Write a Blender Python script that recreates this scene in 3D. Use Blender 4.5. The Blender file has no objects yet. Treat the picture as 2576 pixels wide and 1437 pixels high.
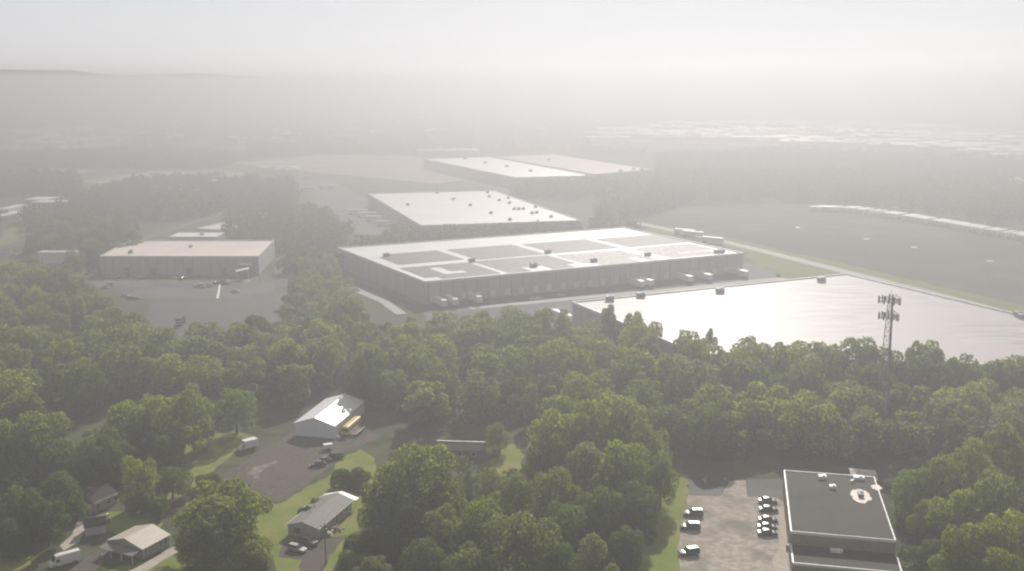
import bpy, math, random
import numpy as np
from mathutils import Vector, Matrix

S = bpy.context.scene
COL = S.collection
R = math.radians
rnd = random.Random(7)

# ------------------------------------------------------------------ camera
CAM_H = 105.0
F, CX, CY, HORIZON = 2600.0, 1288.0, 718.5, 208.0
PITCH = math.atan((CY - HORIZON) / F)
cam_d = bpy.data.cameras.new('camera')
cam = bpy.data.objects.new('camera', cam_d)
COL.objects.link(cam)
cam.location = (0, 0, CAM_H)
cam.rotation_euler = (R(90) - PITCH, 0, 0)
cam_d.sensor_width = 36.0
cam_d.lens = 36.0 * F / 2576.0
cam_d.clip_start, cam_d.clip_end = 1.0, 60000.0
S.camera = cam


def at(x, y, z=0.0):
    """a point of the place that stands at height z, read off the photograph"""
    u, v = x - CX, y - CY
    dy = F * math.cos(PITCH) - v * math.sin(PITCH)
    dz = F * math.sin(PITCH) + v * math.cos(PITCH)
    k = (CAM_H - z) / dz
    return Vector((u * k, dy * k, z))


# ------------------------------------------------------------------ materials
def new_mat(name):
    m = bpy.data.materials.new(name)
    m.use_nodes = True
    nt = m.node_tree
    nt.nodes.clear()
    out = nt.nodes.new('ShaderNodeOutputMaterial')
    return m, nt, out


def mat(name, c1, c2=None, rough=0.8, scale=0.5, detail=5.0, metal=0.0, spec=0.3, bump=0.0, c3=None, scale3=0.05,
        bscale=None, stretch=None, paint=False, lo=0.35, hi=0.65, coat=0.0):
    m, nt, out = new_mat(name)
    N, L = nt.nodes, nt.links
    b = N.new('ShaderNodeBsdfPrincipled')
    L.new(b.outputs[0], out.inputs[0])
    b.inputs['Roughness'].default_value = rough
    b.inputs['Metallic'].default_value = metal
    b.inputs['Specular IOR Level'].default_value = spec
    b.inputs['Coat Weight'].default_value = coat
    b.inputs['Coat Roughness'].default_value = 0.08
    tc = N.new('ShaderNodeTexCoord')
    src = tc.outputs['Object']
    if stretch:
        mp = N.new('ShaderNodeMapping')
        mp.inputs['Scale'].default_value = stretch
        L.new(src, mp.inputs[0])
        src = mp.outputs[0]
    if paint:
        oi = N.new('ShaderNodeObjectInfo')
        L.new(oi.outputs['Color'], b.inputs['Base Color'])
    elif c2 is None:
        b.inputs['Base Color'].default_value = (*c1, 1)
    else:
        n = N.new('ShaderNodeTexNoise')
        n.inputs['Scale'].default_value = scale
        n.inputs['Detail'].default_value = detail
        n.inputs['Roughness'].default_value = 0.62
        L.new(src, n.inputs['Vector'])
        r = N.new('ShaderNodeValToRGB')
        r.color_ramp.elements[0].position, r.color_ramp.elements[1].position = lo, hi
        r.color_ramp.elements[0].color, r.color_ramp.elements[1].color = (*c1, 1), (*c2, 1)
        L.new(n.outputs['Fac'], r.inputs[0])
        col = r.outputs[0]
        if c3 is not None:
            n3 = N.new('ShaderNodeTexNoise')
            n3.inputs['Scale'].default_value = scale3
            n3.inputs['Detail'].default_value = 4.0
            L.new(tc.outputs['Object'], n3.inputs['Vector'])
            r3 = N.new('ShaderNodeValToRGB')
            r3.color_ramp.elements[0].position, r3.color_ramp.elements[1].position = 0.45, 0.62
            L.new(n3.outputs['Fac'], r3.inputs[0])
            mx = N.new('ShaderNodeMixRGB')
            L.new(r3.outputs[0], mx.inputs[0])
            L.new(col, mx.inputs[1])
            mx.inputs[2].default_value = (*c3, 1)
            col = mx.outputs[0]
        L.new(col, b.inputs['Base Color'])
    if bump:
        nb = N.new('ShaderNodeTexNoise')
        nb.inputs['Scale'].default_value = bscale or scale * 4
        nb.inputs['Detail'].default_value = 4.0
        L.new(src, nb.inputs['Vector'])
        bp = N.new('ShaderNodeBump')
        bp.inputs['Strength'].default_value = bump
        bp.inputs['Distance'].default_value = 0.2
        L.new(nb.outputs['Fac'], bp.inputs['Height'])
        L.new(bp.outputs[0], b.inputs['Normal'])
    return m


def leaf_mat(name, translucent=0.6):
    m, nt, out = new_mat(name)
    N, L = nt.nodes, nt.links
    oi = N.new('ShaderNodeObjectInfo')
    ge = N.new('ShaderNodeNewGeometry')
    hsv = N.new('ShaderNodeHueSaturation')
    mr = N.new('ShaderNodeMapRange')
    mr.inputs['To Min'].default_value, mr.inputs['To Max'].default_value = 0.7, 1.45
    L.new(ge.outputs['Random Per Island'], mr.inputs['Value'])
    L.new(mr.outputs[0], hsv.inputs['Value'])
    mh = N.new('ShaderNodeMapRange')
    mh.inputs['To Min'].default_value, mh.inputs['To Max'].default_value = 0.485, 0.512
    L.new(oi.outputs['Random'], mh.inputs['Value'])
    L.new(mh.outputs[0], hsv.inputs['Hue'])
    L.new(oi.outputs['Color'], hsv.inputs['Color'])
    d = N.new('ShaderNodeBsdfPrincipled')
    d.inputs['Roughness'].default_value = 0.6
    d.inputs['Specular IOR Level'].default_value = 0.22
    L.new(hsv.outputs[0], d.inputs['Base Color'])
    t = N.new('ShaderNodeBsdfTranslucent')
    g = N.new('ShaderNodeMixRGB')
    g.blend_type = 'MULTIPLY'
    g.inputs[0].default_value = 1.0
    g.inputs[2].default_value = (1.3, 1.35, 0.5, 1)
    L.new(hsv.outputs[0], g.inputs[1])
    L.new(g.outputs[0], t.inputs[0])
    mx = N.new('ShaderNodeMixShader')
    mx.inputs[0].default_value = translucent
    L.new(d.outputs[0], mx.inputs[1])
    L.new(t.outputs[0], mx.inputs[2])
    L.new(mx.outputs[0], out.inputs[0])
    return m


M = {}
M['leaf'] = leaf_mat('leaf')
M['bark'] = mat('bark', (0.06, 0.05, 0.04), (0.12, 0.10, 0.08), scale=2)
M['land'] = mat('land', (0.035, 0.055, 0.022), (0.07, 0.085, 0.035), scale=0.012, detail=8, c3=(0.11, 0.10, 0.07), scale3=0.0022, rough=0.95, spec=0.1)
M['woodfloor'] = mat('woodfloor', (0.045, 0.055, 0.028), (0.085, 0.09, 0.048), scale=0.15, rough=1, spec=0.05)
M['lawn'] = mat('lawn', (0.12, 0.155, 0.03), (0.18, 0.215, 0.045), scale=0.12, detail=8, c3=(0.20, 0.19, 0.06), scale3=0.06, rough=0.95, spec=0.1, bump=0.5, bscale=3)
M['field'] = mat('field', (0.075, 0.078, 0.058), (0.14, 0.128, 0.10), scale=0.03, detail=8, c3=(0.06, 0.075, 0.045), scale3=0.006, rough=0.95, spec=0.1)
M['fieldtan'] = mat('fieldtan', (0.26, 0.225, 0.185), (0.34, 0.30, 0.25), scale=0.02, detail=6, rough=0.95, spec=0.1)
M['verge'] = mat('verge', (0.12, 0.16, 0.05), (0.17, 0.19, 0.07), scale=0.05, detail=6, rough=0.95, spec=0.1)
M['asphalt'] = mat('asphalt', (0.040, 0.040, 0.041), (0.066, 0.064, 0.063), scale=0.06, detail=8, c3=(0.09, 0.085, 0.08), scale3=0.03, rough=0.85, spec=0.25)
M['asphaltnew'] = mat('asphaltnew', (0.035, 0.036, 0.038), (0.05, 0.05, 0.05), scale=0.08, detail=8, rough=0.8, spec=0.3)
M['gravel'] = mat('gravel', (0.075, 0.064, 0.056), (0.125, 0.108, 0.095), scale=0.7, detail=10, c3=(0.105, 0.088, 0.078), scale3=0.09, rough=0.95, spec=0.05, bump=0.3, bscale=6)
M['gravelpale'] = mat('gravelpale', (0.09, 0.082, 0.072), (0.24, 0.225, 0.20), scale=0.45, detail=8, rough=0.95, spec=0.15)
M['lot'] = mat('lot', (0.24, 0.205, 0.175), (0.42, 0.365, 0.32), scale=0.55, detail=12, c3=(0.185, 0.18, 0.15), scale3=0.10, rough=0.95, spec=0.05, bump=0.3, bscale=5)
M['concrete'] = mat('concrete', (0.32, 0.28, 0.235), (0.42, 0.37, 0.31), scale=0.5, detail=6, rough=0.9, spec=0.2)
M['road'] = mat('road', (0.26, 0.25, 0.23), (0.32, 0.31, 0.28), scale=0.05, detail=6, rough=0.8, spec=0.3)
M['markpaint'] = mat('markpaint', (0.6, 0.59, 0.55), (0.75, 0.74, 0.7), scale=0.5, rough=0.7)
M['roofwhite'] = mat('roofwhite', (0.50, 0.49, 0.485), (0.58, 0.57, 0.565), scale=0.05, detail=6, rough=0.5, spec=0.2, bump=0.15, bscale=0.8)
M['roofglint'] = mat('roofglint', (0.22, 0.21, 0.212), (0.50, 0.475, 0.478), scale=0.30, detail=9, stretch=(0.22, 1.5, 1), rough=0.40, spec=0.07, bump=0.6, bscale=0.5, lo=0.3, hi=0.68, c3=(0.40, 0.365, 0.365), scale3=0.02)  # sun sparkle painted into the colour as pale pinkish stretched streaks
M['rooftan'] = mat('rooftan', (0.50, 0.43, 0.385), (0.60, 0.52, 0.47), scale=0.04, detail=5, rough=0.6, spec=0.4)
M['roofpink'] = mat('roofpink', (0.40, 0.335, 0.32), (0.48, 0.40, 0.38), scale=0.02, rough=0.6, spec=0.1)
M['roofdark'] = mat('roofdark', (0.05, 0.046, 0.04), (0.072, 0.066, 0.058), scale=0.16, detail=9, c3=(0.062, 0.06, 0.05), scale3=0.05, rough=0.85, spec=0.1)
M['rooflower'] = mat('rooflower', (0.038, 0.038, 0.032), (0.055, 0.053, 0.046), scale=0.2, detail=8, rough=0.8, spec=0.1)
M['roofpatch'] = mat('roofpatch', (0.42, 0.36, 0.31), (0.50, 0.43, 0.37), scale=0.6, rough=0.6)
M['metalroof'] = mat('metalroof', (0.62, 0.62, 0.64), (0.72, 0.72, 0.74), scale=0.8, stretch=(4, 0.3, 1), rough=0.36, spec=0.5, metal=0.0)
M['shingle'] = mat('shingle', (0.12, 0.115, 0.105), (0.175, 0.165, 0.15), scale=1.2, detail=9, c3=(0.14, 0.13, 0.115), scale3=0.2, rough=0.75, spec=0.35)
M['tanmetal'] = mat('tanmetal', (0.33, 0.28, 0.235), (0.42, 0.365, 0.31), scale=1.0, stretch=(0.25, 3, 1), detail=6, rough=0.5, spec=0.4)
M['wallgrey'] = mat('wallgrey', (0.36, 0.36, 0.37), (0.43, 0.43, 0.44), scale=0.06, stretch=(4, 4, 0.3), rough=0.7)
M['wallwhite'] = mat('wallwhite', (0.70, 0.73, 0.78), (0.78, 0.81, 0.86), scale=0.4, stretch=(6, 6, 0.2), rough=0.6)
M['wallcream'] = mat('wallcream', (0.27, 0.265, 0.235), (0.34, 0.33, 0.29), scale=0.9, stretch=(0.2, 0.2, 6), rough=0.7)
M['walltan'] = mat('walltan', (0.20, 0.165, 0.13), (0.26, 0.215, 0.17), scale=1.5, rough=0.8)
M['walldark'] = mat('walldark', (0.13, 0.13, 0.135), (0.17, 0.17, 0.17), scale=0.05, rough=0.8)
M['trimwhite'] = mat('trimwhite', (0.62, 0.60, 0.55), (0.72, 0.70, 0.65), scale=0.8, rough=0.5)
M['trimdark'] = mat('trimdark', (0.05, 0.05, 0.05), rough=0.6)
M['glass'] = mat('glass', (0.02, 0.025, 0.03), rough=0.08, spec=0.6)
M['rubber'] = mat('rubber', (0.012, 0.012, 0.012), rough=0.8)
M['rim'] = mat('rim', (0.35, 0.35, 0.36), rough=0.35, metal=0.7)
M['paint'] = mat('paint', (0.5, 0.5, 0.5), paint=True, rough=0.28, spec=0.5, coat=0.6)
M['lamp'] = mat('lamp', (0.65, 0.66, 0.66), rough=0.2, spec=0.6)
M['redlamp'] = mat('redlamp', (0.35, 0.02, 0.02), rough=0.2, spec=0.6)
M['white'] = mat('white', (0.66, 0.66, 0.65), (0.76, 0.76, 0.75), scale=0.6, rough=0.4, spec=0.4)
M['steel'] = mat('steel', (0.20, 0.20, 0.21), (0.28, 0.28, 0.29), scale=1.2, rough=0.5, metal=0.3)
M['solar'] = mat('solar', (0.05, 0.045, 0.048), (0.12, 0.10, 0.098), scale=0.22, rough=0.6, spec=0.12)
M['solarworn'] = mat('solarworn', (0.12, 0.10, 0.10), (0.36, 0.30, 0.295), scale=0.35, detail=8, rough=0.6, spec=0.15, lo=0.42, hi=0.6)
M['roofzinc'] = mat('roofzinc', (0.62, 0.61, 0.60), (0.72, 0.71, 0.70), scale=0.05, rough=0.46, metal=0.4, spec=0.5)
M['roofshine'] = mat('roofshine', (0.70, 0.69, 0.68), (0.78, 0.77, 0.76), scale=0.02, rough=0.35, spec=1.0)
M['wood'] = mat('wood', (0.10, 0.075, 0.05), (0.17, 0.13, 0.09), scale=1.5, rough=0.85)
M['junk'] = mat('junk', (0.30, 0.24, 0.19), (0.5, 0.42, 0.35), scale=2.5, rough=0.8)
M['rust'] = mat('rust', (0.16, 0.07, 0.045), (0.22, 0.11, 0.07), scale=2.0, rough=0.9)
M['ochre'] = mat('ochre', (0.42, 0.30, 0.07), (0.50, 0.37, 0.11), scale=0.8, rough=0.5)
M['unit'] = mat('unit', (0.16, 0.16, 0.17), (0.24, 0.24, 0.25), scale=1.0, rough=0.6)
M['hill'] = mat('hill', (0.07, 0.085, 0.07), (0.10, 0.115, 0.09), scale=0.002, rough=1.0, spec=0.0)  # base colour lightened a little to stand in for distant haze


# ------------------------------------------------------------------ mesh builder
class MB:
    def __init__(s):
        s.v, s.f = [], []

    def quad(s, *pts):
        n = len(s.v)
        s.v += [tuple(p) for p in pts]
        s.f.append(tuple(range(n, n + len(pts))))
        return s

    def prism(s, pts, z0, z1, cap=True):
        """upright prism over the plan polygon pts (counter-clockwise)"""
        n, k = len(s.v), len(pts)
        s.v += [(p[0], p[1], z0) for p in pts] + [(p[0], p[1], z1) for p in pts]
        for i in range(k):
            j = (i + 1) % k
            s.f.append((n + i, n + j, n + k + j, n + k + i))
        if cap:
            s.f.append(tuple(range(n + k, n + 2 * k)))
            s.f.append(tuple(range(n + k - 1, n - 1, -1)))
        return s

    def box(s, x0, x1, y0, y1, z0, z1):
        return s.prism([(x0, y0), (x1, y0), (x1, y1), (x0, y1)], z0, z1)

    def tube(s, a, b, r0, r1=None, n=6, cap=True):
        r1 = r0 if r1 is None else r1
        a, b = Vector(a), Vector(b)
        d = (b - a).normalized()
        u = d.cross(Vector((0, 0, 1)) if abs(d.z) < 0.9 else Vector((1, 0, 0))).normalized()
        w = d.cross(u)
        i0 = len(s.v)
        for c, r in ((a, r0), (b, r1)):
            for k in range(n):
                t = 2 * math.pi * k / n
                s.v.append(tuple(c + (u * math.cos(t) + w * math.sin(t)) * r))
        for k in range(n):
            j = (k + 1) % n
            s.f.append((i0 + k, i0 + j, i0 + n + j, i0 + n + k))
        if cap:
            s.f.append(tuple(range(i0 + n, i0 + 2 * n)))
            s.f.append(tuple(range(i0 + n - 1, i0 - 1, -1)))
        return s

    def loft(s, rings):
        """rings: lists of the same number of points, closed; joined and capped"""
        i0, n = len(s.v), len(rings[0])
        for r in rings:
            s.v += [tuple(p) for p in r]
        for q in range(len(rings) - 1):
            for k in range(n):
                j = (k + 1) % n
                s.f.append((i0 + q * n + k, i0 + q * n + j, i0 + (q + 1) * n + j, i0 + (q + 1) * n + k))
        s.f.append(tuple(range(i0 + n - 1, i0 - 1, -1)))
        e = i0 + (len(rings) - 1) * n
        s.f.append(tuple(range(e, e + n)))
        return s

    def mesh(s, name, m, smooth=False):
        me = bpy.data.meshes.new(name)
        me.from_pydata(s.v, [], s.f)
        me.materials.append(M[m] if isinstance(m, str) else m)
        if smooth:
            for p in me.polygons:
                p.use_smooth = True
        me.update()
        return me

    def build(s, name, m, parent=None, smooth=False, bevel=0.0):
        o = bpy.data.objects.new(name, s.mesh(name, m, smooth))
        COL.objects.link(o)
        o.parent = parent
        if bevel:
            b = o.modifiers.new('edge', 'BEVEL')
            b.width, b.segments, b.limit_method = bevel, 2, 'ANGLE'
        return o


def tag(o, label=None, cat=None, group=None, kind=None):
    for k, v in (('label', label), ('category', cat), ('group', group), ('kind', kind)):
        if v:
            o[k] = v
    return o


def thing(name, label, cat, loc=(0, 0, 0), rz=0.0, group=None):
    o = bpy.data.objects.new(name, None)
    COL.objects.link(o)
    o.location, o.rotation_euler = loc, (0, 0, rz)
    o.empty_display_size = 0.5
    return tag(o, label, cat, group)


KIDS = {}


def copy_tree(o, parent=None):
    c = o.copy()
    COL.objects.link(c)
    c.parent = parent
    for ch in list(o.children):
        copy_tree(ch, c)
    return c


def place(proto, state, label, loc, rz, group=None, color=None):
    """the first use moves the model itself, later ones copy it with its parts"""
    o = proto if not state.get(proto.name) else copy_tree(proto)
    state[proto.name] = True
    o.location, o.rotation_euler = loc, (0, 0, rz)
    o['label'] = label
    if group:
        o['group'] = group
    if color:
        for ch in o.children:
            if ch.name.split('.')[0] in ('body', 'roof', 'bonnet', 'cargo_box', 'cab'):
                ch.color = (*color, 1)
    return o


USED = {}


def sheet(name, pts, z, m, kind='structure', label=None):
    """a flat piece of ground; pts are read off the photograph"""
    P = [at(x, y, z) for x, y in pts]
    c = sum(P, Vector()) / len(P)
    mb = MB()
    if m in ('lawn', 'gravel', 'gravelpale', 'woodfloor', 'verge', 'fieldtan', 'field'):      # ragged natural edges
        g, Q = random.Random(len(pts) + int(pts[0][0])), []
        amp = 0.7 if m in ('lawn', 'gravel', 'gravelpale') else 2.5
        for k in range(len(P)):
            a_, b_ = P[k], P[(k + 1) % len(P)]
            n = max(1, min(60, int((b_ - a_).length / (2.2 if amp < 1 else 7))))
            for q in range(n):
                v = a_.lerp(b_, q / n)
                Q.append(v + Vector((g.uniform(-amp, amp), g.uniform(-amp, amp), 0)) if q else v)
        P = Q
    a = sum(P[i].x * P[(i + 1) % len(P)].y - P[(i + 1) % len(P)].x * P[i].y for i in range(len(P)))
    if a < 0:
        P.reverse()
    mb.quad(*[p - Vector((c.x, c.y, 0)) for p in P])
    o = mb.build(name, m)
    o.location = (c.x, c.y, 0)
    return tag(o, kind=kind)


def strip(name, pts, widths, z, m):
    """a road along a line of ground points"""
    P = [at(x, y, z) for x, y in pts]
    mb, Ls, Rs = MB(), [], []
    for i, p in enumerate(P):
        d = (P[min(i + 1, len(P) - 1)] - P[max(i - 1, 0)]).normalized()
        n = Vector((-d.y, d.x, 0)) * (widths[i] if isinstance(widths, (list, tuple)) else widths) / 2
        Ls.append(p + n)
        Rs.append(p - n)
    for i in range(len(P) - 1):
        mb.quad(Rs[i], Rs[i + 1], Ls[i + 1], Ls[i])
    return tag(mb.build(name, m), kind='structure')
HAZE_DENSITY, HAZE_G, HAZE_TOP = 0.0015, 0.57, 117.0
SKY_STRENGTH, SKY_DUST, SUN_POWER, EXPOSURE = 0.05, 0.1, 5.0, 0.90
HAZE_COLOR, OVERCAST = (0.336, 0.340, 0.358, 1), (7.1, 7.1, 7.25, 1)
# ------------------------------------------------------------------ trees
def crown_arrays(seed, nleaf, leaf, kind='round'):
    """leaf faces through a crown of unit radius and unit height"""
    g = np.random.default_rng(seed)
    lobes = []
    nl = {'round': 13, 'broad': 16, 'ragged': 12, 'narrow': 9, 'cone': 10, 'bush': 7}[kind]
    for i in range(nl):
        a = 2.399963 * i + g.uniform(-0.5, 0.5)
        if kind == 'cone':
            h = (i + 0.5) / nl
            r = 0.55 * (1 - h) * g.uniform(0.5, 1.0)
            lobes.append((r * math.cos(a), r * math.sin(a), 0.12 + 0.8 * h, 0.12 + 0.42 * (1 - h), 0.16))
            continue
        if kind == 'narrow':
            h = g.uniform(0.2, 0.84)
            r = 0.45 * g.uniform(0.2, 1.0) * math.sin(math.pi * min(1, h + 0.12))
            lobes.append((r * math.cos(a), r * math.sin(a), h, g.uniform(0.35, 0.55), g.uniform(0.13, 0.19)))
            continue
        if kind == 'bush':
            r, h = g.uniform(0.1, 0.65), g.uniform(0.2, 0.6)
            lobes.append((r * math.cos(a), r * math.sin(a), h, g.uniform(0.3, 0.5), g.uniform(0.25, 0.42)))
            continue
        h = 0.17 + 0.68 * ((i + 0.5) / nl) ** 0.9 + g.uniform(-0.05, 0.05)
        env = math.sqrt(max(0.05, 1 - ((h - 0.44) / 0.54) ** 2))
        r = env * (g.uniform(0.45, 0.78) if kind != 'ragged' else g.uniform(0.35, 0.95))
        if i == nl - 1:
            r *= 0.25
        lr = g.uniform(0.30, 0.44) if kind != 'ragged' else g.uniform(0.22, 0.40)
        lobes.append((r * math.cos(a), r * math.sin(a), h, lr, lr * g.uniform(0.42, 0.58)))
    if kind in ('round', 'broad'):
        lobes.append((0, 0, 0.52, 0.55, 0.30))
    lb = np.array(lobes)
    w = lb[:, 3] ** 2
    pick = g.choice(len(lb), size=nleaf * 2, p=w / w.sum())
    d = g.normal(size=(nleaf * 2, 3))
    d[:, 2] += 0.25
    d /= np.linalg.norm(d, axis=1, keepdims=True)
    # small billows on each lobe
    bil = 1 + 0.10 * np.sin(d[:, 0] * 7 + pick * 1.7) * np.sin(d[:, 1] * 7 + pick) + 0.08 * np.sin(d[:, 2] * 9 + pick * 2.3)
    q = (0.72 + 0.30 * g.random(nleaf * 2) ** 0.6) * bil
    rad = np.stack([lb[pick, 3], lb[pick, 3], lb[pick, 4]], 1)
    p = lb[pick, :3] + d * rad * q[:, None]
    keep = np.ones(len(p), bool)
    for j in range(len(lb)):
        e = (p - lb[j, :3]) / np.array([lb[j, 3], lb[j, 3], lb[j, 4]])
        keep &= ~(((e ** 2).sum(1) < 0.45) & (pick != j))
    keep &= (p[:, 2] > 0.06) & (p[:, 2] < 1.02)
    p, d = p[keep][:nleaf], d[keep][:nleaf]
    n = d + g.normal(size=d.shape) * 0.62
    n /= np.linalg.norm(n, axis=1, keepdims=True)
    t = np.cross(n, g.normal(size=n.shape))
    t /= np.linalg.norm(t, axis=1, keepdims=True)
    b = np.cross(n, t)
    s = leaf * g.uniform(0.6, 1.35, size=(len(p), 1))
    return p, t * s, b * s * 0.72


def leaf_mesh(name, p, t, b, asp):
    """one quad per leaf cluster; asp stretches the unit crown to radius 1 by height asp"""
    p = p * np.array([1, 1, asp])
    k = len(p)
    v = np.empty((k, 4, 3))
    v[:, 0], v[:, 1], v[:, 2], v[:, 3] = p - t - b * 0.4, p + b - t * 0.15, p + t + b * 0.3, p - b + t * 0.1
    me = bpy.data.meshes.new(name)
    me.vertices.add(4 * k)
    me.vertices.foreach_set('co', v.reshape(-1))
    me.loops.add(4 * k)
    me.loops.foreach_set('vertex_index', np.arange(4 * k))
    me.polygons.add(k)
    me.polygons.foreach_set('loop_start', np.arange(k) * 4)
    me.materials.append(M['leaf'])
    me.update(calc_edges=True)
    return me


def trunk_mesh(seed, asp):
    g = random.Random(seed)
    mb = MB()
    top = 0.62 * asp
    pts = [Vector((0, 0, 0)), Vector((g.uniform(-.03, .03), g.uniform(-.03, .03), top * 0.45)), Vector((g.uniform(-.07, .07), g.uniform(-.07, .07), top))]
    mb.tube(pts[0], pts[1], 0.062, 0.045, 7)
    mb.tube(pts[1], pts[2], 0.045, 0.02, 6)
    for i in range(5):
        a = i * 2.4 + g.uniform(-.3, .3)
        b0 = pts[1].lerp(pts[2], 0.1 + 0.15 * i)
        b1 = b0 + Vector((math.cos(a) * 0.45, math.sin(a) * 0.45, 0.16 * asp))
        mb.tube(b0, b1, 0.026, 0.008, 5)
    return mb.mesh('trunk', 'bark')


# kinds of crown: (mesh, trunk mesh, height for radius one)
FINE, MID, LOW = {}, {}, {}
for lib, nl, lf, reps in ((FINE, 9000, 0.036, {'round': 3, 'broad': 3, 'ragged': 3, 'narrow': 2, 'cone': 1, 'bush': 2}),
                          (MID, 4200, 0.052, {'round': 6, 'broad': 5, 'ragged': 4, 'narrow': 1, 'cone': 1})):
    for kd, cnt in reps.items():
        asp = {'round': 2.2, 'broad': 1.7, 'ragged': 2.2, 'narrow': 3.2, 'cone': 3.6, 'bush': 1.3}[kd]
        for q in range(cnt):
            sd = 100 * len(lib) + q * 7 + nl % 97
            p, t, b = crown_arrays(sd, nl, lf, kd)
            lib.setdefault(kd, []).append((leaf_mesh('crown', p, t, b, asp), trunk_mesh(sd, asp), asp))

TINT = {'dark': (0.078, 0.112, 0.022), 'mid': (0.130, 0.165, 0.028), 'bright': (0.180, 0.208, 0.026), 'grey': (0.150, 0.170, 0.075)}
TINTWORD = {'dark': 'dark green', 'mid': 'mid-green', 'bright': 'yellow-green', 'grey': 'grey-green'}
ALLTREES = []


def tree(pos, h, w, kd, tint, lib, name='tree'):
    """a tree of height h and crown width w standing at pos"""
    i = rnd.randrange(len(lib[kd]))
    cm, tm, asp = lib[kd][i]
    rx = w / 2
    root = bpy.data.objects.new(name, None)
    COL.objects.link(root)
    root.location, root.rotation_euler = (pos.x, pos.y, 0), (0, 0, rnd.uniform(0, 6.28))
    j = 1 + rnd.uniform(-0.12, 0.12)
    col = tuple(c * j for c in TINT[tint])
    for nm, me in (('trunk', tm), ('crown', cm)):
        o = bpy.data.objects.new(nm, me)
        COL.objects.link(o)
        o.parent = root
        o.scale = (rx, rx, h / asp)
        if nm == 'crown':
            o.color = (*col, 1)
    root['category'] = 'bush' if kd == 'bush' else 'tree'
    rec = dict(o=root, x=pos.x, y=pos.y, h=h, w=w, kd=kd, tint=tint)
    ALLTREES.append(rec)
    return rec


def px_tree(x, ytop, wpx, h, kd, tint, lib=None, label=None, group=None, name=None):
    top = at(x, ytop, h)
    w = wpx / F * math.hypot(top.y, CAM_H - h)
    r = tree(top, h, w, kd, tint, lib or FINE, name or {'narrow': 'tree', 'cone': 'conifer', 'bush': 'bush'}.get(kd, 'tree'))
    if label:
        r['o']['label'] = label
    if group:
        r['o']['group'] = group
    return r


ORD = ['first', 'second', 'third', 'fourth', 'fifth', 'sixth', 'seventh', 'eighth', 'ninth', 'tenth', 'eleventh', 'twelfth', 'thirteenth',
       'fourteenth', 'fifteenth', 'sixteenth', 'seventeenth', 'eighteenth', 'nineteenth', 'twentieth', 'twenty-first', 'twenty-second',
       'twenty-third', 'twenty-fourth', 'twenty-fifth', 'twenty-sixth', 'twenty-seventh', 'twenty-eighth', 'twenty-ninth', 'thirtieth']
KIND_WORD = {'round': 'round', 'broad': 'broad', 'ragged': 'ragged', 'narrow': 'slim', 'cone': 'pointed', 'bush': 'low'}


def label_zone(recs, where, rows, group):
    # (labels stay within sixteen words)
    """single out every tree of a wood by its row and its place along that row"""
    recs = sorted(recs, key=lambda r: r['y'])
    n = len(recs)
    names = ['front', 'second', 'third', 'fourth', 'fifth', 'sixth'][:rows - 1] + ['back']
    per = math.ceil(n / rows)
    for q in range(rows):
        row = sorted(recs[q * per:(q + 1) * per], key=lambda r: r['x'] / r['y'])
        for k, r in enumerate(row):
            r['o']['label'] = f"{KIND_WORD[r['kd']]} {TINTWORD[r['tint']]} tree, {ORD[k]} from left in {names[q]} row {where}"
            r['o']['group'] = group


def inside(p, poly):
    x, y = p
    c = False
    for i in range(len(poly)):
        x0, y0 = poly[i][:2]
        x1, y1 = poly[i - 1][:2]
        if (y0 > y) != (y1 > y) and x < (x1 - x0) * (y - y0) / (y1 - y0) + x0:
            c = not c
    return c


def gpoly(pts):
    return [(q.x, q.y) for q in (at(x, y) for x, y in pts)]


def scatter(poly, gap, seed, avoid=(), tries=9000, near=()):
    """points inside poly at least gap apart"""
    g = random.Random(seed)
    xs, ys = [p[0] for p in poly], [p[1] for p in poly]
    out, grid = [], {}
    for x, y in near:
        grid.setdefault((int(x // gap), int(y // gap)), []).append((x, y))
    for _ in range(tries):
        x, y = g.uniform(min(xs), max(xs)), g.uniform(min(ys), max(ys))
        if not inside((x, y), poly) or any(inside((x, y), a) for a in avoid):
            continue
        i, j = int(x // gap), int(y // gap)
        if any((x - a) ** 2 + (y - b) ** 2 < gap * gap for u in (-1, 0, 1) for v in (-1, 0, 1) for a, b in grid.get((i + u, j + v), ())):
            continue
        grid.setdefault((i, j), []).append((x, y))
        out.append((x, y))
    return out


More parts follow.
